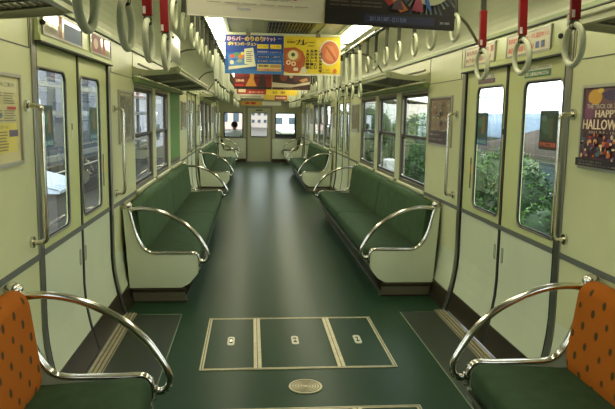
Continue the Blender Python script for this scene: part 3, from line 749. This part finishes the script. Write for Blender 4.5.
hang_poster(-.30, .295, 16.16, 1.80, 2.10, [('r',0,0,1,1,(190,184,160)), ('r',.05,.05,.9,.2,(150,140,120))], 'pale furthest hanging poster above the end door', (190,184,160))
hang_poster(.30, .90, 16.16, 1.76, 2.10, [('r',0,0,1,1,(206,170,60)), ('r',.45,0,.95,.35,(126,40,30)), ('t',.5,.1,.9,.25,'映画館', (230,200,160))], 'furthest hanging poster, half yellow and half dark red', (206,170,60))
hanger(-.30, .90, 16.16, 2.10, 'bar holding the two furthest hanging posters')
# strip over the end door
t = empty('end_banner', (.28, YE-.02, 1.72)); tag(t, 'orange and white paper strip over the end door', 'poster')
mb = MB(); mb.box(-.30, .875, YE-.016, YE-.001, 1.67, 1.79); mb.build('board', M_PAPER, t)
art([('r',0,0,.52,1,(226,170,50)), ('e',.15,.5,.06,.3,(214,70,30)), ('e',.3,.5,.07,.3,(200,60,30)), ('r',.54,.1,1,.9,(230,226,206))], 1.175, .12, 'print', t, lambda u, v, l: (-.30+u, YE-.016-l, 1.67+v))

# framed posters on the walls
M_POSTFR = mat('poster_frame_aluminium', (176,174,162), .35, .6)
def wall_poster(s, y0, y1, z0, z1, elems, label, frame=M_POSTFR, paper=(214,206,176), group='framed wall posters'):
    t = empty('framed_poster', (W(s, 0), (y0+y1)/2, z0)); tag(t, label, 'poster', group)
    sg = -1 if s == 'L' else 1
    mb = MB(); plate(mb, rrect(y0, y1, z0, z1, .008), [rect(y0+.014, y1-.014, z0+.014, z1-.014)], lambda u, v, k: (W(s, .014)+sg*k, u, v), .014, frame); mb.build('frame', None, t, bevel=.003)
    mb = MB(); mb.box(*sorted((W(s, .001), W(s, .004))), y0+.01, y1-.01, z0+.01, z1-.01); mb.build('sheet', ink(paper, .25), t)
    w, h = y1-y0-.028, z1-z0-.028
    if s == 'L': f = lambda u, v, l: (W(s, .004+l), y0+.014+u, z0+.014+v)
    else: f = lambda u, v, l: (W(s, .004+l), y1-.014-u, z0+.014+v)
    if elems: art(elems, w, h, 'print', t, f)
    return t
# left foreground map-like notice
EN = [('r',0,0,1,1,(198,190,140)), ('r',.04,.82,.96,.96,(206,200,160)), ('r',.50,.12,.93,.46,(214,200,96)), ('r',.78,.30,.95,.38,(96,84,110)), ('r',.76,.62,.93,.655,(176,50,44)), ('r',.04,.2,.4,.5,(168,170,150)), ('e',.62,.55,.05,.03,(90,110,150)), ('e',.48,.68,.04,.03,(110,120,160)), ('t',.45,.88,.90,.93,'路線図のご案内', (60,60,60)), ('t',.5,.40,.76,.44,'お得なきっぷ', (70,60,40))]+lines(.45, .48, .93, .62, 5, (120,116,96), 2, 2)+lines(.45, .68, .9, .82, 5, (120,116,96), 8, 2)+lines(.52, .14, .76, .38, 7, (130,110,60), 12)+lines(.04, .52, .4, .8, 8, (120,116,96), 14, 2)
wall_poster('L', 2.20, 2.80, 1.195, 1.56, EN, 'cream framed notice with small print, cut by the left edge')
EH = [('r',0,0,1,1,(84,52,66)), ('r',0,.62,1,1,(104,66,74)), ('e',.2,.88,.13,.10,(200,150,50)), ('e',.1,.7,.09,.12,(120,70,104)), ('e',.55,.9,.2,.07,(60,40,84)), ('e',.85,.85,.12,.1,(120,60,34)), ('e',.3,.96,.06,.03,(210,180,80))]
for i in range(90):
    r = random.Random(i); u, v = r.uniform(.03, .97), r.uniform(.10, .42); EH.append(('e', u, v, r.uniform(.012,.04), r.uniform(.012,.035), r.choice([(206,110,40),(226,180,110),(110,66,120),(180,60,50),(80,110,120),(226,206,166),(40,28,30)])))
EH += [('t',.16,.735,.84,.79,'THE TRICK OR TREAT', (206,196,170)), ('t',.32,.625,.72,.715,'HAPPY', (222,206,176)), ('t',.10,.475,.95,.60,'HALLOWEEN', (230,206,176)), ('t',.22,.425,.78,.455,'2011.9.9 - 10.31', (214,190,160)), ('r',0,0,1,.10,(34,24,34)), ('t',.06,.05,.5,.08,'ハロウィーン・ホラー・ナイト', (170,160,150)), ('t',.06,.015,.9,.04,'秋の特別イベント開催中', (150,140,130))]
wall_poster('R', 2.37, 2.838, 1.195, 1.565, EH, 'colourful framed Halloween poster at the right edge', paper=(54,32,48))
EM = [('r',0,0,1,1,(112,90,84)), ('r',0,0,1,.28,(74,56,62)), ('r',.08,.30,.92,.95,(140,120,96))]
for i in range(60):
    r = random.Random(100+i); u, v = r.uniform(.1, .85), r.uniform(.32, .9); EM.append(('r', u, v, u+r.uniform(.02,.1), v+r.uniform(.01,.07), r.choice([(176,110,70),(96,70,60),(190,180,150),(70,60,70),(140,60,50),(110,120,110)])))
EM += [('t',.1,.18,.6,.23,'古都ものがたり', (210,200,190)), ('t',.1,.08,.8,.12,'秋の京都へ電車で', (180,170,170))]
wall_poster('R', 4.76, 5.38, 1.185, 1.575, EM, 'framed brown collage poster right of the bench windows', paper=(112,90,84))
EG = [('r',0,0,1,1,(160,158,130)), ('r',.1,.08,.9,.92,(120,116,92))]
for i in range(40):
    r = random.Random(300+i); u, v = r.uniform(.12, .8), r.uniform(.1, .85); EG.append(('r', u, v, u+r.uniform(.02,.08), v+r.uniform(.02,.1), r.choice([(90,84,70),(180,174,150),(66,60,54),(140,130,100)])))
wall_poster('L', 4.80, 5.36, 1.18, 1.575, EG, 'grey-toned framed poster between first left door and windows', paper=(160,158,130))
for s in SIDES:
    for (y0, y1, w) in ((9.02, 9.62, 'before the second'), (4.78+P, 5.36+P, 'after the second'), (9.02+P, 9.62+P, 'before the third')):
        wall_poster(s, y0, y1, 1.18, 1.575, EG, 'small far framed poster %s %s door' % (w, SN[s]), paper=(160,158,130))

# header notices over the doors
def header_notice(s, y0, y1, z0, z1, elems, label, paper, glossy=False):
    t = empty('door_header_notice', (W(s, .03), (y0+y1)/2, z0)); tag(t, label, 'notice', 'notices over the doors')
    mb = MB(); mb.box(*sorted((W(s, .022), W(s, .030))), y0, y1, z0, z1); mb.build('sheet', mat('gloss_%d_%d_%d' % paper, paper, .08, coat=.6, bump=.25, bscale=7) if glossy else ink(paper, .3), t)
    f = (lambda u, v, l: (W(s, .030+l), y0+u, z0+v)) if s == 'L' else (lambda u, v, l: (W(s, .030+l), y1-u, z0+v))
    if elems: art(elems, y1-y0, z1-z0, 'print', t, f)
    mb = MB(); plate(mb, rect(y0-.012, y1+.012, z0-.01, z1+.01), [rect(y0, y1, z0, z1)], lambda u, v, k: (W(s, .022)+(k if s == 'L' else -k), u, v), .012, M_STEEL); mb.build('frame', None, t)
    return t
SP = (206,92,62)
header_notice('R', 3.16, 3.70, 1.762, 1.868, [('t',.03,.62,.97,.88,'携帯電話はマナーモードに設定のうえ', SP), ('t',.03,.14,.66,.42,'通話はご遠慮ください', SP), ('r',.70,.12,.78,.44,(40,80,150)), ('r',.82,.12,.90,.44,(60,70,110))], 'white notice with red lettering over near leaf of first right door', (210,202,170))
header_notice('R', 3.90, 4.44, 1.762, 1.868, [('t',.04,.6,.80,.88,'優先座席のご案内', (150,96,76)), ('t',.04,.14,.9,.42,'ゆずりあいをお願いします', (150,96,76)), ('r',.88,.55,.97,.9,(170,90,60))], 'pale notice with faded lettering over far leaf of first right door', (206,196,164))
header_notice('L', 3.06, 3.72, 1.765, 1.868, [('r',.36,0,.46,1,(150,80,60)), ('r',.50,.0,.98,.8,(60,84,120)), ('e',.4,.5,.03,.2,(214,190,150)), ('t',.03,.1,.3,.35,'ご案内', (120,110,90))], 'glossy blue and cream notice over near leaf of first left door', (196,190,156), True)
header_notice('L', 3.92, 4.46, 1.765, 1.868, [('r',.06,0,.5,1,(120,40,40)), ('e',.25,.5,.1,.3,(196,170,150)), ('r',.58,0,.7,1,(150,40,40))], 'glossy red and white notice over far leaf of first left door', (190,180,150), True)
for s in SIDES:
    for i in (1, 2):
        header_notice(s, 3.2+i*P, 4.3+i*P, 1.765, 1.868, [('r',.1,.2,.9,.4,(150,120,100))], 'small notice over the %s %s door' % (('second', 'third')[i-1], SN[s]), (200,196,160))

# stickers on the door glass and leaves
def sticker(s, d, y0, y1, z0, z1, elems, label, base, parent_d=-.0115):
    t = empty('door_sticker', (W(s, parent_d), (y0+y1)/2, z0)); tag(t, label, 'sticker', 'stickers on the first doors')
    mb = MB(); mb.box(*sorted((W(s, parent_d), W(s, parent_d-.0015))), y0, y1, z0, z1); mb.build('sheet', ink(base), t)
    f = (lambda u, v, l: (W(s, parent_d+l), y0+u, z0+v)) if s == 'L' else (lambda u, v, l: (W(s, parent_d+l), y1-u, z0+v))
    art(elems, y1-y0, z1-z0, 'print', t, f)
GS = [('r',0,0,1,1,(44,66,56)), ('e',.4,.6,.3,.2,(70,96,76)), ('r',.55,.3,.75,.8,(90,84,50)), ('r',0,.05,1,.22,(96,44,34)), ('t',.08,.08,.92,.19,'ドアにご注意', (210,110,80)), ('e',.25,.8,.15,.08,(96,120,110))]
GS2 = [('r',0,0,1,1,(50,74,66)), ('r',.45,.35,.75,.9,(120,96,60)), ('e',.3,.7,.2,.15,(60,110,90)), ('r',0,.0,1,.22,(40,84,110)), ('t',.1,.05,.9,.17,'指づめ注意', (150,190,200))]
sticker('L', 0, 3.14, 3.29, 1.24, 1.44, GS2, 'green and blue picture sticker on near glass of first left door', (50,74,66))
sticker('L', 0, 4.02, 4.20, 1.24, 1.44, GS2, 'green picture sticker on far glass of first left door', (50,74,66))
sticker('R', 0, 3.10, 3.30, 1.255, 1.455, GS, 'dark green sticker with red strip on near glass of first right door', (44,66,56))
sticker('R', 0, 4.06, 4.26, 1.235, 1.445, GS2, 'dark green and blue sticker on far glass of first right door', (44,66,56))
TG = [('r',0,0,1,.62,(50,110,70)), ('t',.04,.68,.96,.95,'禁煙 NO SMOKING', (90,70,70)), ('t',.04,.12,.9,.5,'かけこみ乗車はおやめください', (214,214,190))]
sticker('R', 0, 3.20, 3.52, 1.632, 1.690, TG, 'white and green strip sticker above near glass of first right door', (206,206,180), -.0065)
sticker('R', 0, 3.96, 4.26, 1.632, 1.690, [('r',0,0,1,.5,(70,60,70)), ('t',.05,.55,.95,.95,'開くドアにご注意', (90,70,70)), ('t',.05,.1,.9,.4,'CAUTION', (190,120,150))], 'white and dark strip sticker above far glass of first right door', (206,206,180), -.0065)

# glossy white ad sheet curling by the left rack
t = empty('curled_ad_sheet', (-.55, 5.0, 1.78)); tag(t, 'white glossy card standing at near end of left luggage rack', 'card')
mb = MB(); pts = [(-.585+.03*math.sin(k/8*math.pi), 4.85+.60*k/8) for k in range(9)]
mb.loft([[(x, y, 1.79), (x, y, 2.0-.045*(y-4.85)/.6), (x-.003, y, 2.0-.045*(y-4.85)/.6), (x-.003, y, 1.79)] for x, y in pts], M_PAPER); mb.build('card', None, t)
mb = MB()
for yy in (4.9, 5.38): mb.cyl((-.583, yy, 1.96), .008, .02, 'x', n=10)
mb.build('bolt', M_DSTEEL, t)

# ------------------------------------------------------------------ driver in the cab
def driver():
    t = empty('driver', (-.50, 20.45, 0)); tag(t, 'person in white shirt seen from behind through the left end window', 'person')
    me = bpy.data.meshes.new('body')
    V = [(-.50,20.42,.50,.15),(-.50,20.41,.66,.135),(-.50,20.40,.80,.15),(-.50,20.42,.865,.06),(-.50,20.44,.93,.05),(-.50,20.45,1.0,.085),(-.50,20.45,1.06,.08),
         (-.68,20.42,.82,.06),(-.74,20.50,.62,.048),(-.66,20.72,.62,.036),(-.64,20.80,.64,.03),
         (-.32,20.42,.82,.06),(-.26,20.50,.62,.048),(-.34,20.72,.62,.036),(-.36,20.80,.64,.03),
         (-.60,20.50,.47,.09),(-.62,20.82,.46,.07),(-.62,20.84,.12,.05),(-.62,20.94,.05,.04),
         (-.40,20.50,.47,.09),(-.38,20.82,.46,.07),(-.38,20.84,.12,.05),(-.38,20.94,.05,.04)]
    Eg = [(0,1),(1,2),(2,3),(3,4),(4,5),(5,6),(2,7),(7,8),(8,9),(9,10),(2,11),(11,12),(12,13),(13,14),(0,15),(15,16),(16,17),(17,18),(0,19),(19,20),(20,21),(21,22)]
    me.from_pydata([(x+.50, y-20.45, z) for x, y, z, r in V], Eg, [])
    o = bpy.data.objects.new('body', me); COL.objects.link(o); o.parent = t
    sk = o.modifiers.new('skin', 'SKIN'); 
    for i, v in enumerate(V): me.skin_vertices[0].data[i].radius = (v[3], v[3]*.85)
    me.skin_vertices[0].data[0].use_root = True
    o.modifiers.new('sub', 'SUBSURF').levels = 1; o.modifiers['sub'].render_levels = 2
    dg = bpy.context.evaluated_depsgraph_get(); dg.update()
    m2 = bpy.data.meshes.new_from_object(o.evaluated_get(dg)); bpy.data.objects.remove(o)
    for m in (M_SHIRT, M_SKIN, M_TROUS): m2.materials.append(m)
    for p in m2.polygons:
        c = p.center; p.use_smooth = True
        p.material_index = 2 if c.z < .52 else (1 if c.z > .89 or (c.y > .22 and c.z > .55) else 0)
    b = bpy.data.objects.new('body', m2); COL.objects.link(b); b.parent = t
    mb = MB(); mb.sphere((-.50, 20.435, 1.055), .098, M_HAIR, (.95,1.05,1.0)); mb.build('hair', None, t)
    mb = MB()
    for sx in (-1, 1):
        mb = MB(); mb.sphere((-.50+sx*.088, 20.455, 1.01), .024, M_SKIN, (.4,.8,1.2), 8); mb.build('ear', None, t)
    mb = MB(); mb.sphere((-.5, 20.545, 1.0), .016, M_SKIN, (.8,1,1.2), 8); mb.build('nose', None, t)
    t.scale = (1.12, 1.12, 1.0); t.location = (-.52, 20.2, .03)
    t2 = empty('driver_stool', (-.5, 20.2, 0)); tag(t2, 'round stool the white-shirted person sits on in the cab', 'stool')
    mb = MB(); mb.cyl((-.5, 20.22, .30), .17, .06, n=24, m=M_CAB); mb.build('seat', None, t2, bevel=.01)
    mb = MB(); mb.cyl((-.5, 20.22, 0), .03, .30, n=12, m=M_STEEL); mb.cyl((-.5, 20.22, 0), .14, .02, n=20, m=M_STEEL); mb.build('pedestal', None, t2)
driver()
t = empty('driving_desk', (-.5, 20.95, 0)); tag(t, 'dark driving desk below the cab front window', 'desk')
mb = MB(); mb.box(-.90, -.10, 20.98, 21.18, 0, .72); mb.build('cabinet', M_CAB, t, bevel=.01)
mb = MB(); mb.prism([(-.86, .72), (-.14, .72), (-.14, .80), (-.86, .80)], 21.02, 21.17); mb.build('instrument_panel', M_STRIPE, t, bevel=.01)

# ------------------------------------------------------------------ outside
mb = MB(); mb.box(-60, 3.6, -30, 140, -1.25, -1.15, mat('track_ballast', (66,60,54), .95, noise=.25, nscale=30))
mb.build('ground', kind='structure')
mb = MB(); mb.prism([(3.6,-1.15),(7.5,-3.0),(90,-3.0),(90,-3.2),(3.6,-3.2)], -30, 160, mat('grassy_slope', (74,88,50), .95, noise=.3, nscale=4)); mb.build('ground_slope', kind='structure')
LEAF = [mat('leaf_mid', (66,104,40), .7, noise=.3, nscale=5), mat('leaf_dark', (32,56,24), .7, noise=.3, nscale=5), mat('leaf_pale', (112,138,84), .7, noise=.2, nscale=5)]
TRUNK = mat('bark', (70,56,42), .9, noise=.2, nscale=15)
def shrub(x, y, zb, h, rx, ry, n, mi, label, name='shrub', cat='shrub', group='shrubs beside the track', leaf=.09):
    t = empty(name, (x, y, zb)); tag(t, label, cat, group)
    rn = random.Random(int(x*100+y*17)); mb = MB(); rz = h*.5; cz = zb+h*.52
    ms = [LEAF[mi], LEAF[(mi+1) % 2], LEAF[mi]]
    lob = [(Vector((rn.uniform(-.5,.5)*rx, rn.uniform(-.5,.5)*ry, rn.uniform(-.35,.45)*h*.8)), rn.uniform(.4,.62)) for _ in range(9)]
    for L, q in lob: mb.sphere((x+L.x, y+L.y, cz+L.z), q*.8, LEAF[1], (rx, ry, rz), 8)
    for i in range(n):
        L, q = rn.choice(lob); d = Vector((rn.gauss(0,1), rn.gauss(0,1), rn.gauss(0,1))).normalized()*rn.uniform(.8, 1.05)*q
        c = Vector((x+L.x+d.x*rx, y+L.y+d.y*ry, max(zb+.05, cz+L.z+d.z*rz)))
        a = Vector((rn.gauss(0,1), rn.gauss(0,1), rn.gauss(0,.6))).normalized()*leaf*rn.uniform(.6, 1.3)
        b = a.cross(Vector((rn.gauss(0,1), rn.gauss(0,1), rn.gauss(0,1)))).normalized()*leaf*.45
        mb.poly([c-a, c+b, c+a, c-b], rn.choice(ms))
    mb.build('foliage', None, t)
    mb = MB(); mb.tube([(x, y, zb-.2), (x+.03, y, zb+h*.3), (x-.03, y+.05, zb+h*.6)], [.06, .05, .03], 7); mb.build('stem', TRUNK, t)
HX = [(4.9,9.6,2.15,0),(5.2,11.4,2.35,1),(5.0,13.2,2.45,0),(5.5,15.2,2.5,0),(5.3,17.5,2.7,1),(5.6,20,2.9,0),(5.6,23,3.0,1),(5.8,26.5,3.3,0),(5.9,30.5,3.4,0),(6.2,35,3.6,1)]
for i, (x, y, h, mi) in enumerate(HX):
    shrub(x, y, -1.9, h, 1.25, [.82,.82,.86,.98,1.05,1.15,1.3,1.5,1.7,2.0][i], 6000, mi, ('leafy green shrub outside the first right door' if i < 4 else 'dark green shrub outside the right bench windows'), leaf=.05)
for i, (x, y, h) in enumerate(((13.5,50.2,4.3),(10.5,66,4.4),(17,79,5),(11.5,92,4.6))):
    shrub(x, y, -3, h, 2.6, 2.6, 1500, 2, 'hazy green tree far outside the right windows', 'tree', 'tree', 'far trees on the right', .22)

def house(x0, x1, y0, y1, zb, ze, zr, wallc, roofc, label, over=.4, wins=(), name='house'):
    t = H = empty(name, ((x0+x1)/2, (y0+y1)/2, zb)); tag(t, label, 'building')
    mb = MB(); mb.box(x0, x1, y0, y1, zb, ze); mb.build('walls', mat('w_%s' % label[:14], wallc, .8, noise=.05, nscale=3), t)
    xm = (x0+x1)/2; mr = mat('r_%s' % label[:14], roofc, .6, noise=.2, nscale=6)
    mb = MB(); mb.prism([(x0-over, ze-.05), (xm, zr), (x1+over, ze-.05), (x1+over, ze+.07), (xm, zr+.14), (x0-over, ze+.07)], y0-over, y1+over, mr)
    for k in range(int((y1-y0+2*over)/.35)):
        yy = y0-over+k*.35; mb.tube([(x0-over, yy, ze+.08), (xm, yy, zr+.15)], .04, 5, mr)
    mb.build('roof', None, t)
    for (a, b, c, d) in wins:
        mb = MB(); mb.box(x0-.03, x0+.02, a, b, c, d); mb.build('window', mat('far_window', (70,84,96), .2), t)
    return t
house(12, 19, 22.5, 33, -3, -.15, .75, (200,196,188), (66,54,48), 'white-walled house with tiled roof beyond the shrubs', wins=((24,26,-1.5,-.4),(29,30.5,-1.5,-.4)))
house(17, 27, 36, 51, -3, .1, 1.3, (130,124,116), (104,124,144), 'house with pale blue-grey roof behind the white house', wins=((40,42,-1.6,-.4),))
house(22, 34, 56, 78, -3, .5, 1.7, (130,120,110), (116,134,156), 'distant house with blue-grey roof right of the mast', wins=((60,63,-1,.2),))
house(9, 13, 54, 60, -3, 2.4, 3.0, (226,226,222), (190,190,190), 'small white flat-roofed building seen through far right window', .1, ((55,56,-.5,.6),(57.5,58.5,-.5,.6)))
house(16, 24, 84, 96, -3, 3.0, 3.6, (216,206,190), (180,172,160), 'cream far building on the right skyline', .1, ((86,88,0,1.2),(91,93,0,1.2)))
t = empty('utility_mast', (19.5, 54, -3)); tag(t, 'thin pale utility mast against the sky outside the right door', 'mast')
mp = mat('mast_paint', (176,180,190), .6)
mb = MB(); mb.tube([(19.5,54,-3),(19.9,54,3.6)], .13, 8); mb.build('pole', mp, t)
mb = MB(); mb.tube([(18.9,54,3.1),(20.9,54,3.1)], .06, 6); mb.build('cross_arm', mp, t)
t = empty('guy_wire', (20.05, 53.7, 3.4)); tag(t, 'thin wire slanting down from the pale mast', 'wire')
mb = MB(); mb.tube([(20.05,53.7,3.4),(21.3,52.9,-2.9)], .04, 5); mb.build('wire', mp, t)
t = empty('trackside_cabinet', (4.05, 18.6, -1.15)); tag(t, 'white trackside cabinet in front of the dark shrubs', 'cabinet')
mb = MB(); mb.box(3.9, 4.2, 18.35, 18.9, -.34, .16); mb.build('box', mat('cabinet_white', (222,224,222), .5), t, bevel=.01)
mb = MB(); mb.box(4.02, 4.08, 18.55, 18.61, -1.4, -.34); mb.build('post', M_STEEL, t)
mb = MB(); mb.box(3.895, 3.9, 18.42, 18.62, -.26, .06); mb.build('door', mat('cabinet_grey', (180,184,186), .5), t)

# left: station side
gh = house(-16, -6.2, 14, 30, -1.15, 3.6, 4.4, (62,68,80), (60,62,66), 'grey building outside the first left door', .2, ())
t = empty('station_building', (-8, 45, -1.15)); tag(t, 'pale lavender building outside the left bench windows', 'building')
mw = mat('pale_cladding', (206,208,222), .8, noise=.04, nscale=2)
mb = MB(); mb.box(-14, -7, 30.5, 75, -1.15, 8); mb.build('walls', mw, t)
for k in range(10):
    mb = MB(); yy = 32+k*4.2; mb.box(-7.02, -6.96, yy, yy+1.5, -.6, .5); mb.build('window', mat('far_window', (70,84,96), .2), t)
for k in range(7):
    mb = MB(); yy = 15+k*2.1; mb.box(-6.23, -6.17, yy, yy+1.2, 1.2, 2.6); 
    mb.build('window_shutter', mat('shutter', (110,116,130), .6), gh)
t = empty('steel_gantry', (-4.6, 20, -1.15)); tag(t, 'grey steel frame of posts and beams outside the first left door', 'frame')
for yy in (13.5, 17.5, 22, 27):
    mb = MB(); mb.box(-4.66, -4.54, yy-.06, yy+.06, -1.15, 4.2); mb.build('post', mat('gantry_paint', (112,114,110), .5, .3), t)
mb = MB()
for z in (1.95, 1.3, .25): mb.box(-4.65, -4.55, 12, 30, z, z+.12)
mb.build('beam', MATS['gantry_paint'], t)
t = empty('trackside_wall', (-4.2, 18, -1.15)); tag(t, 'dark brown low wall outside the first left door', 'wall')
mb = MB(); mb.box(-5.4, -5.2, 9, 34, -1.15, -.05); mb.build('wall', mat('dark_brown_wall', (52,44,40), .8, noise=.2, nscale=5), t)
mb = MB(); mb.tube([(-5.17,9,-.3),(-5.17,34,-.15)], .03, 6); mb.build('pipe', M_STEEL, t)
t = empty('storage_bin', (-3.9, 12.6, -1.15)); tag(t, 'white ribbed lid on a bin outside the near left door window', 'bin')
mb = MB(); mb.box(-4.35, -3.5, 11.9, 13.3, -1.15, -.06); mb.build('body', mat('bin_grey', (96,92,90), .7), t)
mb = MB(); mb.prism([(-4.4,.26),(-3.42,.0),(-3.42,-.06),(-4.4,-.06)], 11.8, 13.4)
for k in range(9): mb.tube([(-4.38, 11.8+k*.2, .265), (-3.43, 11.8+k*.2, .01)], .018, 5)
mb.build('lid', mat('lid_white', (190,204,222), .5), t)
# street beyond the cab
def block(x0, x1, y0, y1, z1, c, label, nx=4, nz=3):
    t = empty('street_building', ((x0+x1)/2, y0, -1.15)); tag(t, label, 'building')
    mb = MB(); mb.box(x0, x1, y0, y1, -1.15, z1); mb.build('walls', mat('b_'+label[:18], c, .8, noise=.05, nscale=2), t)
    for i in range(nx):
        for j in range(nz):
            mb = MB(); a = x0+(x1-x0)*(i+.25)/nx; z = -.4+(z1+.2)*(j+.1)/nz; mb.box(a, a+(x1-x0)*.5/nx, y0-.04, y0+.02, z, z+(z1)*.45/nz); mb.build('window', MATS['far_window'], t)
block(-9, -1.6, 108, 120, 14, (206,180,170), 'pinkish building ahead of the train')
block(3.4, 12, 106, 116, 7, (226,226,224), 'white building ahead of the train on the right')
block(-1.4, 3.2, 125, 135, 4, (196,186,180), 'low beige building at end of the track')

# ------------------------------------------------------------------ world and light
wd = bpy.data.worlds.new('overcast'); SC.world = wd; wd.use_nodes = True
nt = wd.node_tree; bg = nt.nodes['Background']
tc = nt.nodes.new('ShaderNodeTexCoord'); n = nt.nodes.new('ShaderNodeTexNoise'); n.inputs['Scale'].default_value = 2
r = nt.nodes.new('ShaderNodeValToRGB'); r.color_ramp.elements[0].color = (.90,.94,1,1); r.color_ramp.elements[1].color = (1,1,1,1)
nt.links.new(tc.outputs['Generated'], n.inputs['Vector']); nt.links.new(n.outputs['Fac'], r.inputs['Fac']); nt.links.new(r.outputs['Color'], bg.inputs['Color'])
bg.inputs['Strength'].default_value = 3.6

# ------------------------------------------------------------------ camera
cd = bpy.data.cameras.new('camera'); cam = bpy.data.objects.new('camera', cd); COL.objects.link(cam)
cd.sensor_width = 36; cd.lens = 645.4*36/615; cd.clip_start = .03; cd.clip_end = 400
yaw, pitch, roll = map(math.radians, (5.036, 7.917, .881))
fw = Vector((math.sin(yaw)*math.cos(pitch), math.cos(yaw)*math.cos(pitch), -math.sin(pitch)))
rt = Vector((math.cos(yaw), -math.sin(yaw), 0)); up = rt.cross(fw)
r2 = rt*math.cos(roll)+up*math.sin(roll); u2 = -rt*math.sin(roll)+up*math.cos(roll)
M = Matrix((r2, u2, -fw)).transposed().to_4x4(); M.translation = Vector((0, 0, 1.4152)); cam.matrix_world = M
SC.camera = cam
vs = SC.view_settings
vs.view_transform = 'Standard'; vs.look = 'None'; vs.exposure = .62; vs.gamma = 1; vs.use_curve_mapping = False
